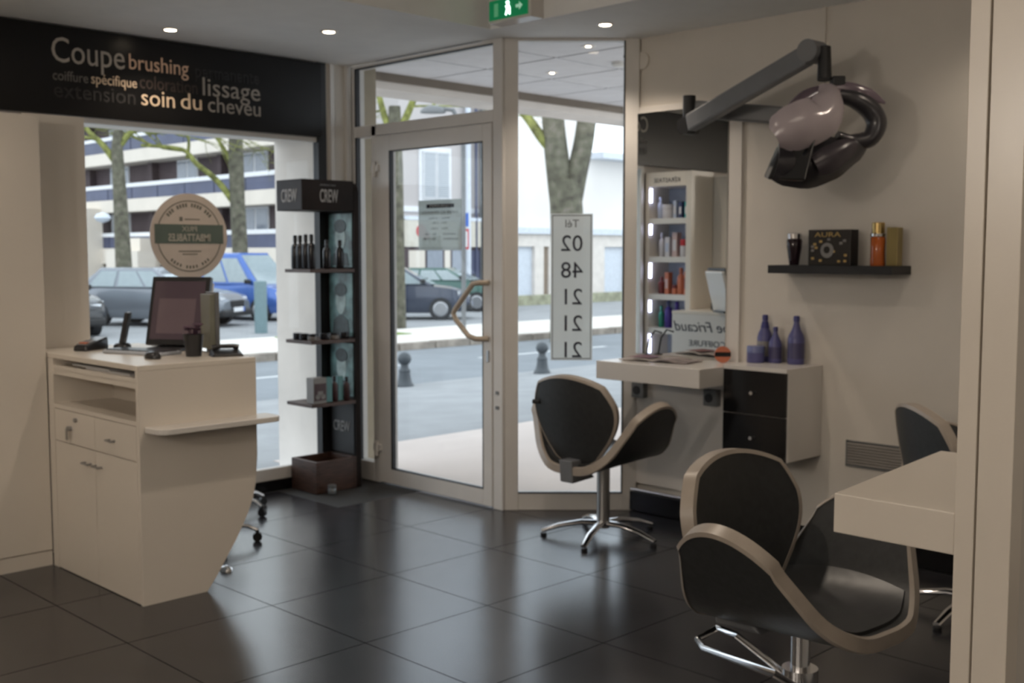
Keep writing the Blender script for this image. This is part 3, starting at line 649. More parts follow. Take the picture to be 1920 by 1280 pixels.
obj('cap', G().lathe([(.030, .158), (.031, .207), (.028, .21)], 24), M_gold, a_, smooth=True)
gb = thing('gold_carton', 'narrow gold carton at the right end of the shelf', 'box', (5.13, 2.525, SZ))
obj('carton', bx(-.028, .028, -.028, .028, 0, .185), M_goldp, gb, bevel=.002)

# ---- vent grille
vg = thing('vent_grille', 'rectangular slatted vent grille low on the right wall', 'grille', (XR, 2.30, .455))
obj('frame', G().box(-.008, 0, 0, .51, 0, .008).box(-.008, 0, 0, .51, .127, .135).box(-.008, 0, 0, .008, 0, .135).box(-.008, 0, .502, .51, 0, .135), M_grey, vg)
for q in range(8): obj('slat', G().hexa([(-.010, .008, .012+q*.0145), (-.010, .502, .012+q*.0145), (-.001, .502, .018+q*.0145), (-.001, .008, .018+q*.0145)], [(-.010, .008, .017+q*.0145), (-.010, .502, .017+q*.0145), (-.001, .502, .023+q*.0145), (-.001, .008, .023+q*.0145)]), mat('slat_grey', (.3, .28, .26), .5) if q == 0 else MATS['slat_grey'], vg)
obj('dark_backing', bx(-.001, -.0002, .008, .502, .008, .127), M_blackm, vg)

# ============================================================ HAIR PROCESSOR on its double arm
hp_ = thing('hair_processor', 'grey wall-mounted hair colour processor with lilac petals on a double arm', 'hair dryer', (XR, 3.0, 2.25))
def W2L(p): return (p[0]-XR, p[1]-3.0, p[2]-2.25)
EL = Vector(W2L((4.938, 3.604, 2.277))); TOP = Vector(W2L((4.71, 2.743, 2.472))); HUB = Vector(W2L((4.705, 2.677, 2.336)))
obj('wall_mount', G().box(-.03, 0, -.07, .07, -.16, .10).tube([(-.05, 0, -.12), (-.05, 0, .08)], .035, 14), M_arm, hp_, bevel=.004)
def bar(p, q, w, h):
    p, q = Vector(p), Vector(q); d = (q-p).normalized(); sd = d.cross(Vector((0, 0, 1))).normalized(); up = sd.cross(d)
    return G().hexa([p-sd*w-up*h, p+sd*w-up*h, q+sd*w-up*h, q-sd*w-up*h], [p-sd*w+up*h, p+sd*w+up*h, q+sd*w+up*h, q-sd*w+up*h])
obj('lower_arm', bar((-.05, 0, -.02), (EL.x+.02, EL.y-.02, EL.z+.03), .028, .045), M_arm, hp_, bevel=.012)
obj('elbow', G().tube([(EL.x, EL.y, EL.z-.10), (EL.x, EL.y, EL.z+.10)], .034, 18).tube([EL+Vector((.05, 0, -.06)), EL+Vector((-.05, 0, -.06))], .045, 18), M_blackm, hp_, smooth=True, label='dark elbow joint')
obj('upper_arm', bar(EL+Vector((-.03, -.03, -.05)), TOP+Vector((0, .02, -.01)), .03, .048), M_arm, hp_, bevel=.012)
obj('upper_joint', G().tube([TOP+Vector((.055, .0, 0)), TOP+Vector((-.055, .0, 0))], .052, 22), M_arm, hp_, smooth=True)
DR = Vector((.7071, -.7071, 0)); DF = Vector((.7071, .7071, 0)); UZ = Vector((0, 0, 1))
P0 = Vector(W2L((4.721, 2.689, 2.488)))
obj('hanger_tube', G().tube([P0, HUB+Vector((0, 0, .0))], [.028, .033], 16), M_blackm, hp_, smooth=True)
obj('control_box', G(Matrix.Translation(HUB) @ Matrix.Rotation(-PI/4, 4, 'Z')).box(.03, .09, -.03, .03, -.03, .015), M_blackm, hp_, bevel=.006)
M_pet1 = mat('silver_lilac_shell', (.40, .35, .37), .22, var=.05, coat=.4); M_pet2 = mat('smoked_lilac_shell', (.16, .125, .15), .18, var=.1, coat=.4)
M_hood = mat('charcoal_hood', (.028, .026, .030), .28, var=.1, coat=.2)
K = 5.2/2100
def L(px, py, dd=0.0):   # head frame: metres right / up / away from the hub (design grid of 2.5 mm)
    return HUB + DR*(px-1546)*K + UZ*(150-py)*K + DF*dd
def petal(c, w, dz, n=14, m=8, th=.012):
    """curved blade along the centre line c (right,up,away), width w(t), cup depth dz"""
    def f(u_, v_):
        t = u_*(len(c)-1); i = min(int(t), len(c)-2); q = t-i
        a = [c[max(i-1, 0)], c[i], c[i+1], c[min(i+2, len(c)-1)]]
        a = [Vector(x) for x in a]
        p = .5*((2*a[1]) + (a[2]-a[0])*q + (2*a[0]-5*a[1]+4*a[2]-a[3])*q*q + (-a[0]+3*a[1]-3*a[2]+a[3])*q**3)
        d = .5*((a[2]-a[0]) + 2*(2*a[0]-5*a[1]+4*a[2]-a[3])*q + 3*(-a[0]+3*a[1]-3*a[2]+a[3])*q*q)
        dn = Vector((d.x, d.y, 0)).normalized(); sd = Vector((-dn.y, dn.x, 0))
        k_ = len(w)-1; tt = u_*k_; ii = min(int(tt), k_-1); qq = tt-ii; qq = qq*qq*(3-2*qq); ww = w[ii]*(1-qq)+w[ii+1]*qq
        s__ = (v_-.5)*2
        pt = p + sd*s__*ww + Vector((0, 0, dz*(s__*s__)*ww/.06))
        return L(pt.x, pt.y, pt.z) if False else HUB + DR*pt.x + UZ*pt.y + DF*pt.z
    return G().sheet(f, n, m, th)
def q(px, py, dd=0.0): return ((px-1546)*K, (150-py)*K, dd)
obj('front_petal', petal([q(1547, 160, -.03), q(1548, 185, -.10), q(1532, 220, -.16), q(1494, 237, -.20), q(1462, 250, -.20), q(1442, 262, -.18)], [.028, .046, .074, .096, .104, .100, .085, .045], .035, 22, 12), M_pet1, hp_, smooth=True, label='glossy silver lilac front petal')
obj('right_petal', petal([q(1555, 168, -.02), q(1590, 170, -.03), q(1625, 178, -.02), q(1659, 192, .0)], [.022, .034, .028, .003], .02), M_pet2, hp_, smooth=True, label='thin lilac right petal')
obj('left_petal', petal([q(1540, 168, .0), q(1512, 182, .04), q(1486, 212, .08), q(1466, 245, .08)], [.02, .03, .03, .015], -.02), M_pet2, hp_, smooth=True, label='smoked lilac rear petal')
ringpts = [q(1572, 178, -.01), q(1602, 186, -.01), q(1632, 205, 0), (q(1645, 230, 0)), q(1632, 258, .0), q(1600, 262, 0), q(1570, 252, -.02)]
def smoothp(pts, n=6):
    out = []
    for i in range(len(pts)-1):
        a = [Vector(pts[max(i-1, 0)]), Vector(pts[i]), Vector(pts[i+1]), Vector(pts[min(i+2, len(pts)-1)])]
        for j in range(n):
            t = j/n; out.append(.5*((2*a[1]) + (a[2]-a[0])*t + (2*a[0]-5*a[1]+4*a[2]-a[3])*t*t + (-a[0]+3*a[1]-3*a[2]+a[3])*t**3))
    out.append(Vector(pts[-1])); return out
def H2(p): return HUB + DR*p.x + UZ*p.y + DF*p.z
rp = [H2(p) for p in smoothp(ringpts)]
obj('right_loop', G().tube(rp, [.02+.030*math.sin(PI*min(1, .15+.85*i/(len(rp)-1))) for i in range(len(rp))], 12, flat=.95), M_hood, hp_, smooth=True, label='dark open loop')
hoodc = [q(1455, 300, -.09), q(1480, 304, -.10), q(1515, 305, -.10), q(1555, 295, -.08), q(1595, 278, -.04), q(1628, 255, 0)]
obj('lower_hood', petal(hoodc, [.080, .098, .105, .092, .062, .022], .045, 18, 10, .02), M_hood, hp_, smooth=True, label='dark lower hood band')
obj('heater_box', G().hexa([H2(Vector(q(1442, 334, -.02))), H2(Vector(q(1498, 340, -.16))), H2(Vector(q(1515, 262, -.17))), H2(Vector(q(1468, 262, -.05)))][::1],
    [H2(Vector(q(1440, 328, .06))), H2(Vector(q(1498, 340, -.08))), H2(Vector(q(1515, 262, -.08))), H2(Vector(q(1468, 262, .06)))]), M_black, hp_, bevel=.01)
obj('inner_ring', petal([q(1520, 312, -.135), q(1545, 300, -.13), q(1575, 282, -.105), q(1600, 268, -.07)], [.045, .06, .05, .02], .03, 12, 6, .006), mat('smoked_inner_shell', (.045, .038, .045), .25), hp_, smooth=True)

# ============================================================ SALON CHAIRS
def shell_rim(f, nu, nv, th, w=.004):
    """edge band following the outline of the sheet f, slightly proud of it"""
    P = []
    for i in range(nu): P.append((i/nu, 0.0))
    for j in range(nv): P.append((1.0, j/nv))
    for i in range(nu, 0, -1): P.append((i/nu, 1.0))
    for j in range(nv, 0, -1): P.append((0.0, j/nv))
    g = G(); rings = []
    e = 1e-3
    c = Vector(f(.5, .5))
    for (u_, v_) in P:
        p = Vector(f(u_, v_)); uu = min(max(u_, .02), .98); vv = min(max(v_, .02), .98)
        a = Vector(f(uu+e, vv))-Vector(f(uu-e, vv)); b = Vector(f(uu, vv+e))-Vector(f(uu, vv-e)); n_ = a.cross(b).normalized()
        pin = Vector(f(u_*.97+.015, v_*.97+.015)); o_ = p-pin; o_ = (o_-n_*o_.dot(n_)).normalized()
        h_ = th/2+w
        rings.append([g._v(p+n_*h_-o_*.004), g._v(p+n_*h_*.8+o_*.010), g._v(p-n_*h_*.8+o_*.010), g._v(p-n_*h_-o_*.004)])
    k_ = len(rings)
    for i in range(k_):
        r0, r1 = rings[i], rings[(i+1) % k_]
        for j in range(4): g.bm.faces.new((r0[j], r0[(j+1) % 4], r1[(j+1) % 4], r1[j]))
    return g
def sqmap(a, b, k=.36):  # square -> rounded square
    x = a*math.sqrt(max(0, 1-b*b*k)); y = b*math.sqrt(max(0, 1-a*a*k)); return x, y
def back_f(u_, v_):
    a, b = sqmap(2*u_-1, 2*v_-1)      # a across, b up
    t = (b+1)/2
    half = .13+.135*math.sin(min(1, t*1.35)*PI/2)-.02*max(0, t-.7)/.3
    x = a*half*1.06
    z = .42+.48*t
    y = -.255-.10*(z-.42)+.75*x*x + .05*(1-t)**2
    return (x, y, z)
def seat_f(u_, v_):
    a, b = sqmap(2*u_-1, 2*v_-1, .30)      # a across (arc), b front/back
    s_ = a*.56; sg_ = 1 if s_ >= 0 else -1; s_ = abs(s_)
    if s_ < .05: x, z, = s_, 0.0
    elif s_ < .05+.27: th_ = (s_-.05)/.27; x, z = .05+.27*math.sin(th_), .27*(1-math.cos(th_))
    else: e_ = s_-.32; x, z = .05+.27*math.sin(1.0)+e_*math.cos(1.0), .27*(1-math.cos(1.0))+e_*math.sin(1.0)
    tt = min(1, max(0, (s_-.14)/.30)); dep = .275-.085*tt
    y = b*dep*1.06 - .01*tt
    return (sg_*x*.98, y, .42+z*1.04 + .015*b*(1-tt))
def salon_chair(loc, rz, label, pin=False):
    t = thing('salon_chair', label, 'chair', loc, rz)
    b = obj('backrest', G().sheet(back_f, 20, 20, .045), M_leather, t, smooth=True)
    obj('edge_band', shell_rim(back_f, 20, 20, .045), M_piping, b, smooth=True, label='taupe edge band')
    s_ = obj('seat_shell', G().sheet(seat_f, 36, 16, .042), M_leather, t, smooth=True)
    obj('edge_band', shell_rim(seat_f, 36, 16, .042), M_piping, s_, smooth=True, label='taupe edge band')
    obj('seat_pad', G().sheet(lambda u_, v_: tuple(Vector(seat_f(.26+.48*u_, .06+.88*v_))+Vector((0, 0, .024))), 20, 12, .014), M_seat, t, smooth=True)
    obj('back_bracket', G().hexa([(-.045, -.30, .34), (.045, -.30, .34), (.045, -.12, .35), (-.045, -.12, .35)], [(-.045, -.31, .46), (.045, -.31, .46), (.045, -.24, .46), (-.045, -.24, .46)]), M_arm, t, bevel=.006)
    if pin: obj('release_pin', G().tube([(-.225, -.27, .745), (-.262, -.28, .745)], [.010, .013], 12), M_blackm, t)
    return t
def star_base(t, ang=0):
    obj('column', G().tube([(0, 0, .05), (0, 0, .40)], .036, 24), M_steel, t, smooth=True)
    for k_ in range(5):
        a = ang + 2*PI*k_/5; c, s__ = math.cos(a), math.sin(a)
        l = obj('leg', G().tube([(.02*c, .02*s__, .075), (.12*c, .12*s__, .078), (.24*c, .24*s__, .058), (.335*c, .335*s__, .026)], [.028, .024, .021, .017], 12, flat=.62), M_chrome, t, smooth=True)
        obj('glide', G().lathe([(.016, 0), (.018, .004), (.018, .014)], 14, (.325*c, .325*s__, 0)), M_blackm, l)
CH1 = (4.612, 3.908, 0)
c1 = salon_chair(CH1, math.radians(-90), 'charcoal salon chair on five-star chrome base before the mirror station', True)
star_base(c1, math.radians(5))
c2 = salon_chair((3.015, 1.755, 0), math.radians(175), 'charcoal salon chair in the foreground beside the white table')
obj('column', G().tube([(0, 0, .03), (0, 0, .27)], .055, 24).tube([(0, 0, .27), (0, 0, .40)], .03, 20), M_chrome, c2, smooth=True)
obj('round_base', G().lathe([(.27, 0), (.275, .008), (.26, .018), (.08, .035), (.058, .06)], 48), M_chrome, c2, smooth=True)
def _l2(p):
    r = math.radians(-175); x, y = p[0]-3.015, p[1]-1.755; return (x*math.cos(r)-y*math.sin(r), x*math.sin(r)+y*math.cos(r), p[2])
obj('foot_rest', G().tube([_l2((3.03, 1.80, .22)), _l2((2.854, 1.883, 0.38)), _l2((2.94, 2.01, 0.352)), _l2((2.854, 2.025, 0.331)), _l2((2.785, 1.952, 0.338)), _l2((2.586, 1.586, 0.413)), _l2((3.0, 1.72, .20))], .011, 10), M_chrome, c2, smooth=True, label='chrome loop foot rest')
c3 = salon_chair((4.74, 1.92, 0), math.radians(-132), 'charcoal salon chair half hidden behind the white partition post')
star_base(c3, math.radians(20))

# ============================================================ FOREGROUND PARTITION AND TABLE
pt = struct('wall_partition', bx(2.552, 3.6, .976, 1.071, 0, 3.16), M_wall)
obj('edge_post', bx(2.535, 2.60, 1.038, 1.083, 0, 3.16), M_fit, pt, bevel=.002)
obj('edge_trim', bx(2.535, 2.60, .955, 1.033, 0, 3.16), M_fit, pt, bevel=.002)
t2 = thing('styling_table', 'thick cream styling table fixed to the near partition', 'table', (2.54, 1.084, 0))
obj('tabletop', G().prism([(0, 0), (.78, 0), (.78, .384), (0, .309)], .845, .945), M_fit, t2, bevel=.003)
obj('bracket', bx(.1, .66, 0, .04, .78, .845), M_white, t2)

# ============================================================ OUTSIDE
pv = struct('ground_paving', G().box(4.68, 14, -6, 7.25, -.09, -.035), M_pave)
struct('sidewalk_asphalt', G().hexa([(-30, 7.25, -.4), (50, 7.25, -.4), (50, 11.9, -.6), (-30, 11.9, -.6)], [(-30, 7.25, -.04), (50, 7.25, -.04), (50, 11.9, -.28), (-30, 11.9, -.28)]), M_asph)
struct('sidewalk_front', bx(-30, 4.68, 6.74, 7.25, -.3, -.04), M_asph)
struct('road', bx(-60, 120, 11.9, 16.3, -.6, -.30), M_road)
struct('island_pavement', bx(-60, 120, 16.5, 19.6, -.6, -.18), M_conc)
struct('parking_asphalt', bx(-60, 160, 19.6, 110, -.6, -.29), M_asph)
cu_ = root('kerb')
m_ = None
for i in range(26):
    x = 7.0 + i*.9
    if m_ is None:
        o = obj('kerb_stone', bx(.02, .88, 16.28, 16.5, -.32, -.165), M_curb, cu_); m_ = o.data; o.location = (x, 0, 0)
    else: o = bpy.data.objects.new('kerb_stone', m_); C.objects.link(o); o.parent = cu_; o.location = (x, 0, random.uniform(-.006, .006))
M_line = mat('road_paint', (.55, .57, .58), .8)
for i in range(5): tag(obj('road_marking', bx(8.2+i*5.2, 11.6+i*5.2, 14.15, 14.27, -.30, -.297), M_line), 'white dashed lane line on the road outside', 'road marking', 'white lane dashes')
# soffit over the entrance
sf = struct('soffit', bx(4.70, 11, 2.2, 6.5, 2.87, 3.0), M_grout)
M_sof = mat('soffit_tile', (.72, .72, .74), .8, var=.04)
sm = None
for i in range(9):
    for j in range(6):
        x, y = 4.93+(i-1)*.66, 4.52+(j-3)*.66
        if x < 4.7 or y > 6.4 or x + .66 > 11: continue
        if y+.66 > 6.5: obj('soffit_tile', bx(x+.012, x+.648, y+.012, 6.49, 2.842, 2.868), M_sof, sf); continue
        if sm is None: o = obj('soffit_tile', bx(.012, .648, .012, .648, 2.842, 2.868), M_sof, sf); sm = o.data
        else: o = bpy.data.objects.new('soffit_tile', sm); C.objects.link(o); o.parent = sf
        o.location = (x, y, 0)
for i, j in ((-.23, 1), (-.23, 2)): pass
bm_ = struct('beam', bx(4.90, 12, 6.5, 6.85, 2.73, 3.1), M_stone)
obj('beam_trim', bx(4.90, 12, 6.47, 6.5, 2.785, 2.845), mat('brown_trim', (.16, .13, .10), .7), bm_)
for x, y, lb in ((5.42, 4.74, 'small spotlight in the outside soffit nearer the glass'), (6.03, 5.62, 'small spotlight in the outside soffit further out')):
    t = thing('soffit_downlight', lb, 'ceiling light', (x, y, 2.842))
    obj('trim_ring', G().lathe([(.028, -.001), (.045, -.005), (.048, 0)], 20), M_frame, t)
    obj('lamp', G().lathe([(.001, -.008), (.016, -.006), (.016, -.003)], 16), M_lamp, t)
t = thing('smoke_detector', 'flat round detector on the outside soffit', 'detector', (6.03, 4.99, 2.842))
obj('body', G().lathe([(.055, 0), (.055, -.018), (.04, -.03), (.01, -.03)], 20), M_frame, t, smooth=True)

# ---- apartment block across (facade plane x = 30.1, running along y)
ab = thing('apartment_building', 'large apartment block with white balcony bands behind the left window', 'building', (30.1, 40, -.3))
y0_, y1_ = -3.2, 36
def az(z): return z+.3
M_glz = mat('window_glazing', (.25, .28, .33), .1)
obj('core_wall', bx(1.3, 5, y0_, y1_, 0, 12.5), M_brown, ab)
for n_, (zb, zt, zr, zr1) in enumerate(((.85, 1.75, 2.42, 2.64), (3.84, 4.55, 5.22, 5.44), (6.62, 7.30, 8.0, 8.2), (9.4, 10.1, 10.8, 11.0))):
    sl = obj('balcony_slab', bx(-.1, 1.35, y0_-.3, y1_, az(zb), az(zt)), M_beige, ab)
    for q_ in range(13):
        ya = y0_-.1+q_*3.0
        obj('balcony_glass', bx(0, .04, ya+.04, ya+2.94, az(zt), az(zr)), M_navy, sl)
    obj('balcony_rail', bx(-.05, .12, y0_-.2, y1_, az(zr), az(zr1)), M_wht, sl)
for zb in (1.8, 4.55, 7.3):
    for k_, (ya, wd__, kind) in enumerate(((-2.6, 1.2, 'd'), (-.9, 2.3, 'w'), (3.4, 1.6, 'g'), (6.5, .35, 'w'), (8.6, 2.4, 'g'), (12.5, 1.0, 'w'), (15.5, 2.2, 'g'), (20.0, 1.2, 'w'), (23.5, 2.4, 'g'), (28, 2, 'w'))):
        if kind == 'd': continue
        if kind == 'w' and wd__ > 2: obj('wall_panel', bx(1.0, 1.32, ya, ya+wd__, az(zb), az(zb)+2.1), M_wht, ab)
        elif kind == 'w': obj('column', bx(.9, 1.31, ya, ya+wd__*.4, az(zb), az(zb)+2.1), M_brown if k_ % 2 else M_wht, ab)
        else:
            f = obj('window', bx(1.22, 1.31, ya, ya+wd__, az(zb), az(zb)+2.05), M_wht, ab)
            for q_ in range(2): obj('pane', bx(1.20, 1.225, ya+.08+q_*wd__/2, ya+wd__/2-.06+q_*wd__/2, az(zb)+.1, az(zb)+1.95), M_glz, f)
obj('ground_wall', bx(.9, 1.3, y0_, y1_, 0, 1.15), M_beige, ab)
obj('stair_block', G().box(-1.2, .0, 17.5, 20.2, 0, 2.6).box(-2.2, -1.2, 15.8, 19.5, 0, 1.9).box(-1.0, 0, 24.5, 27, 0, 4.4), M_beige, ab)
hs = thing('hanging_banner', 'small blue and yellow banner on the apartment block balcony', 'sign', (28.665, 53.359, 2.427))
obj('banner', bx(-.02, .02, -.42, .42, -.9, .55), mat('banner_blue', (.10, .13, .32), .6), hs)
obj('stripe', G().box(-.03, -.02, -.42, .42, .42, .62).box(-.03, -.02, -.42, .42, -1.0, -.8), mat('banner_yellow', (.60, .38, .03), .6), hs)
obj('symbol', bx(-.03, -.02, -.2, .2, -.5, .2), mat('banner_white', (.55, .55, .6), .6), hs)

# ---- street lamp behind the left window
sl_ = (18.172, 38.397, 2.721)
t = thing('street_lamp', 'pale street lamp head beside the apartment block', 'street lamp', (sl_[0], sl_[1], -.3))
obj('pole', G().tube([(-.9, .5, 0), (-.85, .47, 2.4), (-.7, .4, 3.0)], .06, 10), M_grey, t)
obj('lamp_head', G(Matrix.Translation((-.2, .1, 3.05)) @ Matrix.Rotation(-.5, 4, 'Z') @ Matrix.Diagonal((1.3, 1, 1.1, 1))).lathe([(.01, -.16), (.16, -.1), (.22, 0), (.16, .12), (.01, .18)], 14), M_palebl, t, smooth=True)
t_ = (15.79, 18.151, 4.518)
t = thing('street_lamp', 'grey rounded street lamp seen above the entrance door', 'street lamp', (t_[0], t_[1], -.3))
zz = t_[2]+.3
obj('lamp_head', G(Matrix.Translation((0, 0, zz)) @ Matrix.Rotation(-PI/4, 4, 'Z') @ Matrix.Diagonal((1.3, .8, .7, 1))).lathe([(.21, -.06), (.21, 0), (.17, .10), (.08, .16), (.01, .17)], 16), M_grey, t, smooth=True)
obj('pole', G().tube([(.45, -.45, 0), (.45, -.45, zz-.4), (.3, -.3, zz+.02), (.1, -.1, zz+.05)], .05, 10), M_grey, t)

# ---- house with shutters and shop, and the garage block (facades along the road, y = 29)
ho = thing('shutter_house', 'pale rendered house with white louvred shutters across the road', 'building', (23.9, 29.2, -.4))
obj('facade', bx(0, 5.2, 0, 6, 0, 11), mat('house_render', (.50, .465, .455), .9, var=.04, scale=.5), ho)
obj('roof', G().prism([(0, 11), (5.2, 11), (5.2, 11.3), (0, 11.3)], -.4, 6.0, axis=1), M_brown, ho)
for zb in (3.75, 7.3):
  for xx in (.95,):
    wn = obj('window', bx(xx-.12, xx+1.32, -.06, 0, zb-.1, zb+1.75), M_wht, ho)
    for q_ in range(2):
        sh_ = obj('shutter', bx(xx+.01+q_*.6, xx+.59+q_*.6, -.12, -.06, zb, zb+1.6), mat('shutter_paint', (.60, .61, .63), .6) if 'shutter_paint' not in MATS else MATS['shutter_paint'], wn)
lou = None
for q_ in range(2):
    for k_ in range(22):
        x, z = .95+.07+q_*.6, 3.83+k_*.068
        if lou is None: lou = obj('louvre_slat', bx(0, .46, -.135, -.12, 0, .035), mat('louvre_paint', (.36, .40, .44), .6), ho); lou.location = (x, 0, z)
        else: o = lou.copy(); C.objects.link(o); o.location = (x, 0, z)
obj('string_course', bx(0, 5.2, -.08, 0, 3.30, 3.48), M_wht, ho)
sp = obj('shop_front', bx(0.1, 5.2, -.15, 0, .3, 2.1), M_brown, ho, label='dark wooden shop front')
for k_, (xa, xb, m__) in enumerate(((.25, .95, M_beige), (1.05, 1.75, M_glz), (1.85, 2.1, M_beige), (2.2, 2.9, M_glz), (3.0, 3.5, M_navy))): obj('shop_pane', bx(xa, xb, -.18, -.15, .5, 2.0), m__, sp)
obj('sign_board', bx(.05, 5.2, -.22, 0, 2.12, 3.05), mat('cream_board', (.6, .56, .48), .6), ho)
obj('sign_mark', G().tube([(.75, -.24, 2.65), (.75, -.22, 2.65)], .22, 14).tube([(1.0, -.24, 2.5), (1.0, -.22, 2.5)], .13, 12), PM_['red'], ho, label='red mark on the shop board')
obj('awning_band', bx(.05, 5.2, -.24, 0, 3.02, 3.14), M_palebl, ho)
for px_, w_, m__ in (((25.824, 27.916, 1.586), .10, M_palebl), ((26.016, 27.725, 1.586), .05, M_navy), ((26.169, 27.572, 1.586), .11, M_grey)):
    tt_ = (29.0/px_[1])
    obj('drain_pipe', G().tube([(px_[0]*tt_-23.9, -.2, 0), (px_[0]*tt_-23.9, -.2, 10.5)], w_, 10), m__, ho)
gr = thing('garage_building', 'low pale garage block with white doors across the road', 'building', (29.15, 29.2, -.4))
obj('upper_wall', G().box(0, 4.6, .3, 5, 2.8, 9).box(4.6, 16, .3, 5, 2.8, 5.7), M_cream, gr)
obj('cornice', bx(0, 16, -.15, .4, 2.62, 2.85), M_palebl, gr)
for a_0, a_1 in ((0, .3), (1.25, 1.75), (2.05, 5.3), (6.6, 8.2), (9.8, 16)): obj('stone_wall', bx(a_0, a_1, 0, .5, 0, 2.15), M_stone, gr)
obj('lintel', bx(0, 16, 0, .5, 2.15, 2.62), M_stone, gr)
for a_0, a_1 in ((.3, 1.25), (5.3, 6.6), (8.2, 9.8)): obj('garage_door', bx(a_0, a_1, .15, .3, 0, 2.15), M_palebl, gr)
obj('side_panel', bx(1.75, 2.05, .1, .3, 0, 2.15), mat('tan_panel', (.28, .22, .17), .8), gr)
for zb, xx in ((6.0, 2.2),): obj('eave', bx(4.6, 16, -.5, .4, 5.6, 5.85), M_palebl, gr)
st_ = thing('low_kerb_wall', 'low mossy stone edging before the garage block', 'wall', (30, 26.9, -.3))
obj('edging', G().box(-3.0, 12, 0, .3, 0, .35), mat('mossy_stone', (.34, .34, .24), .9, var=.3, scale=3), st_)
tag(obj('grass_patch', bx(12.6, 15.2, 18.2, 19.4, -.18, -.165), mat('grass', (.16, .24, .05), .9, var=.4, scale=20)), 'small strip of grass on the pavement island', 'grass')
bpy.data.objects['grass_patch']['kind'] = 'stuff'

# ---- road signs on a post
p_ = (20.319, 22.107, 2.4)
t = thing('road_sign', 'blue road sign above a red bordered sign on a post', 'road sign', (p_[0], p_[1], -.3), -PI/4)
z_ = p_[2]+.3
obj('post', G().tube([(0, 0, 0), (0, 0, z_+.3)], .03, 8), M_grey, t)
obj('blue_plate', bx(-.11, .11, -.06, -.03, z_-.18, z_+.18), mat('sign_blue', (.03, .12, .5), .5), t)
obj('red_plate', bx(-.12, .12, -.06, -.03, z_-.78, z_-.24), PM_['red'], t)
obj('white_plate', bx(-.08, .08, -.07, -.05, z_-.72, z_-.30), M_wht, t)

# ---- bollards and post
def bollard(x, y, z, label):
    t = thing('ball_bollard', label, 'bollard', (x, y, z))
    M_b = MATS.get('bollard_iron') or mat('bollard_iron', (.055, .065, .075), .45)
    obj('base', G().lathe([(.13, 0), (.13, .03), (.115, .06), (.10, .08), (.085, .14), (.075, .22)], 20), M_b, t, smooth=True)
    obj('neck', G().lathe([(.078, .22), (.082, .235), (.075, .25), (.055, .28), (.05, .33)], 20), M_b, t, smooth=True)
    obj('ball', G().lathe([(.05, .32), (.078, .345), (.095, .39), (.085, .44), (.055, .475), (.01, .49)], 20), M_b, t, smooth=True)
bollard(9.648, 11.706, -.29, 'ball-topped iron bollard seen through the glass door')
bollard(12.056, 11.42, -.27, 'ball-topped iron bollard seen through the fixed pane above the chair')
g_ = (13.928, 21.993)
t = thing('square_post', 'plain blue grey post before the blue van', 'post', (g_[0], g_[1], -.3))
obj('shaft', G().tube([(0, 0, 0), (0, 0, 1.14)], .145, 16), mat('post_grey', (.16, .24, .26), .5), t, smooth=True)
obj('top', G().lathe([(.145, 1.14), (.14, 1.19), (.02, 1.2)], 16), MATS['post_grey'], t, smooth=True)

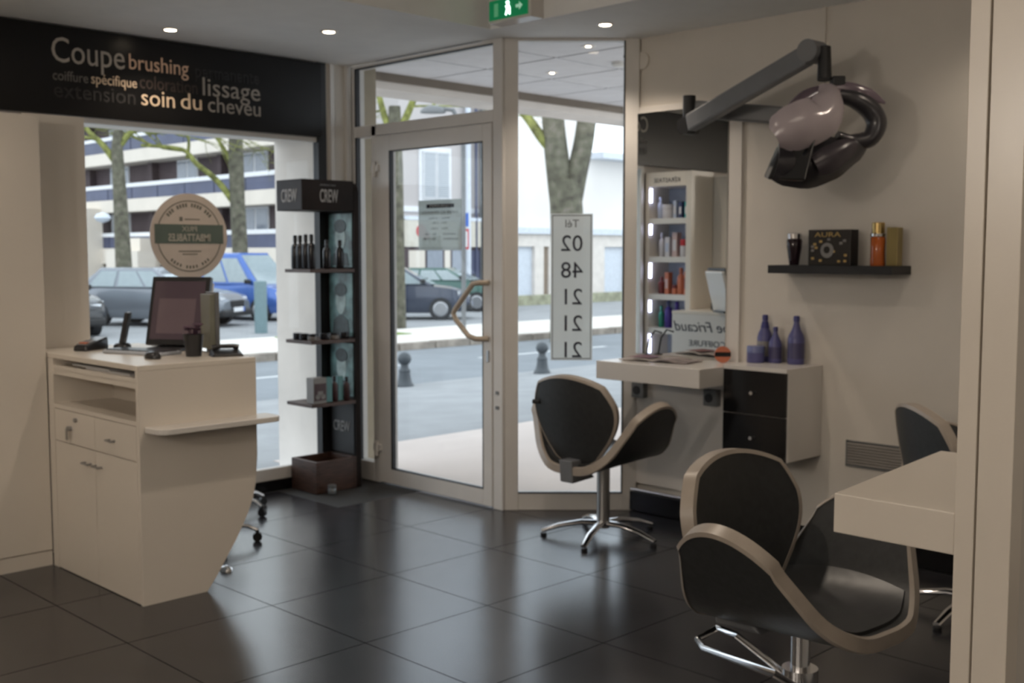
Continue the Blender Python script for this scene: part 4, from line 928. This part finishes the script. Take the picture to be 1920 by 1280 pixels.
# ---- cars
M_tyre = mat('tyre', (.02, .02, .022), .8); M_rim = mat('rim', (.4, .41, .43), .3, .8); M_cgl = mat('car_glass', (.30, .36, .38), .08, spec=.8); M_hl = mat('headlight', (.6, .63, .66), .15); M_tl = mat('tail_light', (.5, .03, .03), .3)
def car(name, loc, rz, paint, label, Ln=4.1, Wd=1.7, Hh=1.45, van=False, plate=True):
    t = thing(name, label, 'car' if not van else 'van', loc, rz)
    h = Wd/2
    # body: lofted stations along x (front +x); (x, half width, z bottom, z belt)
    sts = [(-Ln/2, .80, .42, .78), (-Ln/2+.12, .93, .28, .92), (-Ln*.3, 1, .22, .95), (0, 1, .20, .94), (Ln*.22, 1, .20, .93 if not van else .98), (Ln*.36, .98, .22, .86 if not van else .92), (Ln/2-.18, .90, .26, .76), (Ln/2-.02, .74, .34, .62)]
    g = G(); rings = []
    for x, k_, zb, zt in sts:
        k_ *= h
        rings.append([g._v(p) for p in ((x, -k_*.92, zb), (x, -k_, zb+.12), (x, -k_, (zb+zt)/2+.08), (x, -k_*.93, zt), (x, -k_*.5, zt+.035), (x, k_*.5, zt+.035), (x, k_*.93, zt), (x, k_, (zb+zt)/2+.08), (x, k_, zb+.12), (x, k_*.92, zb))])
    for r0, r1 in zip(rings, rings[1:]):
        for j in range(10): g.bm.faces.new((r0[j], r0[(j+1) % 10], r1[(j+1) % 10], r1[j]))
    g.bm.faces.new(rings[0][::-1]); g.bm.faces.new(rings[-1])
    b = obj('body', g, paint, t, smooth=True)
    # cabin
    xa, xb = (-Ln/2+.15, Ln*.24) if not van else (-Ln/2+.1, Ln*.27)
    ta, tb = (-Ln/2+.75, Ln*.03) if not van else (-Ln/2+.25, Ln*.08)
    zb, zt = .93, Hh
    wb, wt = h*.92, h*.74
    def corner(x, y, z): return (x, y, z)
    obj('cabin', G().hexa([(xa, -wb, zb), (xb, -wb, zb), (xb, wb, zb), (xa, wb, zb)], [(ta, -wt, zt), (tb, -wt, zt), (tb, wt, zt), (ta, wt, zt)]), paint, t, bevel=.06)
    def side(s__, f0, f1, e=.012):
        def P(fx, fz):
            xl = xa+(ta-xa)*fz; xr = xb+(tb-xb)*fz; w_ = wb+(wt-wb)*fz
            return Vector((xl+(xr-xl)*fx, s__*(w_+e), zb+(zt-zb)*fz))
        a, b_, c, d = P(f0, .12), P(f1, .12), P(f1, .84), P(f0, .84)
        o_ = Vector((0, -s__*.03, 0))
        return G().hexa([a, b_, b_+o_, a+o_], [d, c, c+o_, d+o_])
    for s__ in (-1, 1):
        for f0, f1 in ((.10, .36), (.40, .66), (.69, .93)): obj('side_window', side(s__, f0, f1), M_cgl, t)
        obj('mirror', G().box(xb-.35, xb-.2, s__*(wb+.02)-.0 if s__ > 0 else -wb-.16, wb+.16 if s__ > 0 else -wb-.02, 1.0, 1.12), M_blackm, t, bevel=.03)
        obj('headlight', G().hexa([(Ln/2-.32, s__*h*.90, .62), (Ln/2-.06, s__*h*.72, .58), (Ln/2-.06, s__*h*.44, .58), (Ln/2-.32, s__*h*.5, .62)], [(Ln/2-.36, s__*h*.92, .79), (Ln/2-.10, s__*h*.74, .72), (Ln/2-.10, s__*h*.46, .72), (Ln/2-.36, s__*h*.5, .8)]), M_hl, t)
        obj('tail_light', G().box(-Ln/2-.01, -Ln/2+.2, s__*h*.93-.05, s__*h*.93+.02, .62, .9), M_tl, t)
        for x in (-Ln*.31, Ln*.29):
            w_ = obj('wheel', G().tube([(x, s__*(h-.19), .31), (x, s__*(h+.01), .31)], .31, 22), M_tyre, t)
            obj('hubcap', G().tube([(x, s__*(h+.008), .31), (x, s__*(h+.02), .31)], [.21, .17], 20), M_rim, w_)
    # windscreen and rear screen
    def end(x0, x1, e):
        return G().hexa([(x0+e, -wb*.88, zb+.05), (x0+e, wb*.88, zb+.05), (x0-e, wb*.88, zb+.05), (x0-e, -wb*.88, zb+.05)], [(x1+e, -wt*.9, zt-.06), (x1+e, wt*.9, zt-.06), (x1-e, wt*.9, zt-.06), (x1-e, -wt*.9, zt-.06)])
    obj('windscreen', end(xb-.02, tb+.04, .03), M_cgl, t); obj('rear_screen', end(xa+.02, ta-.04, .03), M_cgl, t)
    obj('grille', bx(Ln/2-.06, Ln/2+.015, -h*.36, h*.36, .50, .66), M_blackm, t, bevel=.02)
    obj('bumper', G().box(Ln/2-.25, Ln/2+.03, -h*.82, h*.82, .26, .44), M_blackm if plate != 'p' else paint, t, bevel=.05)
    if plate:
        pl_ = obj('number_plate', bx(Ln/2+.03, Ln/2+.045, -.26, .26, .38, .49), M_wht, t)
        obj('blue_strip', bx(Ln/2+.045, Ln/2+.05, .2, .26, .38, .49), MATS['sign_blue'], pl_)
    return t
def cp(name, col, r=.25): return mat(name, col, r, .3, var=.04, scale=1, coat=.6)
g_ = (10.207, 25.432); car('estate_car', (g_[0], g_[1], -.3), math.radians(-93), cp('black_paint', (.02, .022, .026)), 'dark estate car at the left edge of the shop window', 4.5, 1.8, 1.46)
g_ = (13.77, 26.252); car('hatchback_car', (g_[0], g_[1], -.3), math.radians(-60), cp('silver_paint', (.20, .22, .25)), 'silver grey car parked behind the round window sticker', 4.2, 1.72, 1.46)
g_ = (16.697, 27.144); car('blue_van', (g_[0], g_[1], -.3), math.radians(-72), cp('blue_paint', (.05, .13, .42)), 'bright blue small van behind the grey post', 4.1, 1.7, 1.82, van=True)
g_ = (19.735, 24.105); car('compact_car', (g_[0], g_[1], -.3), math.radians(-43), cp('navy_paint', (.035, .045, .075)), 'dark navy hatchback seen through the entrance door', 3.9, 1.65, 1.42)
g_ = (23.649, 26.556); car('compact_car', (g_[0], g_[1], -.3), math.radians(-55), cp('green_paint', (.03, .10, .08)), 'green car parked beyond the navy hatchback', 3.9, 1.65, 1.35)

# ---- trees
def branch(g, p, d, r, n, spread, depth, rnd):
    pts = [Vector(p)]; rad = [r]; d = Vector(d).normalized(); seg = .5+r*2.2
    for i in range(n):
        d = (d+Vector((rnd.uniform(-1, 1), rnd.uniform(-1, 1), rnd.uniform(-.5, .9)))*.22).normalized()
        pts.append(pts[-1]+d*seg); rad.append(r*(1-.75*(i+1)/n))
    g.tube(pts, rad, 6)
    if depth > 0:
        for i in range(1, n+1):
            for _ in range(2):
                s__ = Vector((rnd.uniform(-1, 1), rnd.uniform(-1, 1), rnd.uniform(-.5, .8))).normalized()
                branch(g, pts[i], (d+s__*spread), rad[i]*.6+.008, max(2, n-1), spread, depth-1, rnd)
def tree(name, loc, trunk, rads, limbs, twigs, label, seed):
    rnd = random.Random(seed); t = thing(name, label, 'tree', loc)
    obj('trunk', G().tube(trunk, rads, 14), M_trad, t, smooth=True)
    for (pts, rr, mossy) in limbs: obj('limb', G().tube([Vector(p) for p in smoothp(pts, 4)], [rr[0]+(rr[1]-rr[0])*i/(4*(len(pts)-1)) for i in range(4*(len(pts)-1)+1)], 10), M_moss if mossy else M_trad, t, smooth=True)
    if twigs:
        g = G()
        for p, d, r in twigs: branch(g, p, d, r, 4, .9, 2, rnd)
        o = obj('twigs', g, M_moss, t); o['kind'] = 'stuff'
R_ = Vector((.7071, -.7071, 0))
def rz3(r, z, f=0): v = R_*r + Vector((.7071, .7071, 0))*f; return (v.x, v.y, z)
m33 = 33/2100
g_ = (15.227, 31.442)
tree('plane_tree', (g_[0], g_[1], -.3), [rz3(.1, 0), rz3(.05, 1.5), rz3(0, 3.4), rz3(-.05, 4.8), rz3(.05, 5.9)], [.30, .24, .20, .17, .12],
     [([rz3(-.05, 4.4), rz3(-.5, 5.0), rz3(-.9, 5.4), rz3(-1.2, 6.2)], (.11, .04), True), ([rz3(0, 4.9), rz3(.5, 5.4), rz3(1.1, 5.3), rz3(1.8, 5.7)], (.10, .03), True), ([rz3(0, 5.2), rz3(.15, 6.0), rz3(.6, 6.8)], (.12, .04), True)],
     [(rz3(-.6, 5.1), (-1, .3, .2), .05), (rz3(.8, 5.3), (.5, -.8, .1), .05), (rz3(-.9, 5.4), (-.3, .8, -.2), .04), (rz3(1.4, 5.4), (.7, -.7, -.2), .04), (rz3(.2, 6), (.7, -.2, .4), .05)], 'bare plane tree with mossy branches at the left of the shop window', 3)
g_ = (18.722, 30.775)
tree('plane_tree', (g_[0], g_[1], -.3), [rz3(.1, 0), rz3(.05, 2.0), rz3(0, 3.5), rz3(-.02, 4.8), rz3(0, 7)], [.28, .24, .23, .23, .19],
     [([rz3(-0.14, 3.43), rz3(-0.62, 4.05), rz3(-1.24, 4.56), rz3(-1.69, 5.01), rz3(-2.94, 5.13)], (.11, .05), True), ([rz3(-1.53, 4.73), rz3(-1.47, 5.30), rz3(-1.69, 5.75)], (.06, .03), True), ([rz3(-0.11, 4.51), rz3(-0.56, 5.30), rz3(-1.13, 5.97)], (.08, .03), True), ([rz3(0.11, 5.41), rz3(0.68, 5.86), rz3(1.24, 6.20)], (.08, .03), False)],
     [(rz3(-1.69, 4.96), (-.7, .7, .0), .04), (rz3(-2.60, 5.13), (-.7, .7, .3), .04), (rz3(-1.02, 5.75), (-.6, .6, .3), .05), (rz3(0.68, 5.86), (.7, -.4, -.2), .04), (rz3(-1.58, 5.64), (-.6, .3, .3), .035)], 'bare plane tree with long mossy limb above the blue van', 5)
g_ = (17.116, 21.067)
tree('plane_tree', (g_[0], g_[1], -.3), [rz3(0, 0), rz3(.0, 2), rz3(0, 3.9), rz3(0, 5.3)], [.24, .21, .19, .14],
     [([rz3(0, 4.4), rz3(-.25, 5.1), rz3(-.45, 5.9)], (.10, .06), True), ([rz3(.03, 4.5), rz3(.3, 5.1), rz3(.6, 5.8)], (.11, .07), True)],
     [(rz3(-.3, 5.2), (-.7, .7, -.1), .03), (rz3(.4, 5.3), (.8, -.4, .0), .03)], 'slim bare tree at the hinge side of the glass door', 8)
g_ = (17.051, 15.476)
tree('plane_tree', (g_[0], g_[1], -.3), [rz3(.02, 0), rz3(.02, 1.5), rz3(.0, 2.7), rz3(-.04, 3.3)], [.36, .33, .34, .33],
     [([rz3(-.06, 2.7), rz3(-.17, 3.5), rz3(-.27, 4.4), rz3(-.33, 5.4), rz3(-.3, 7)], (.27, .19), False), ([rz3(.06, 2.7), rz3(.20, 3.4), rz3(.36, 4.2), rz3(.45, 5.2), rz3(.5, 7)], (.23, .17), False),
      ([rz3(-.27, 3.9), rz3(-.5, 4.15), rz3(-.75, 4.5), rz3(-1.0, 4.8), rz3(-1.4, 5.3)], (.12, .07), True), ([rz3(.0, 2.9), rz3(.0, 3.4), rz3(-.05, 3.9)], (.12, .05), True)],
     [], 'thick forked plane tree trunk behind the telephone sticker', 9)
tw = (17.313, 15.073, 4.095)
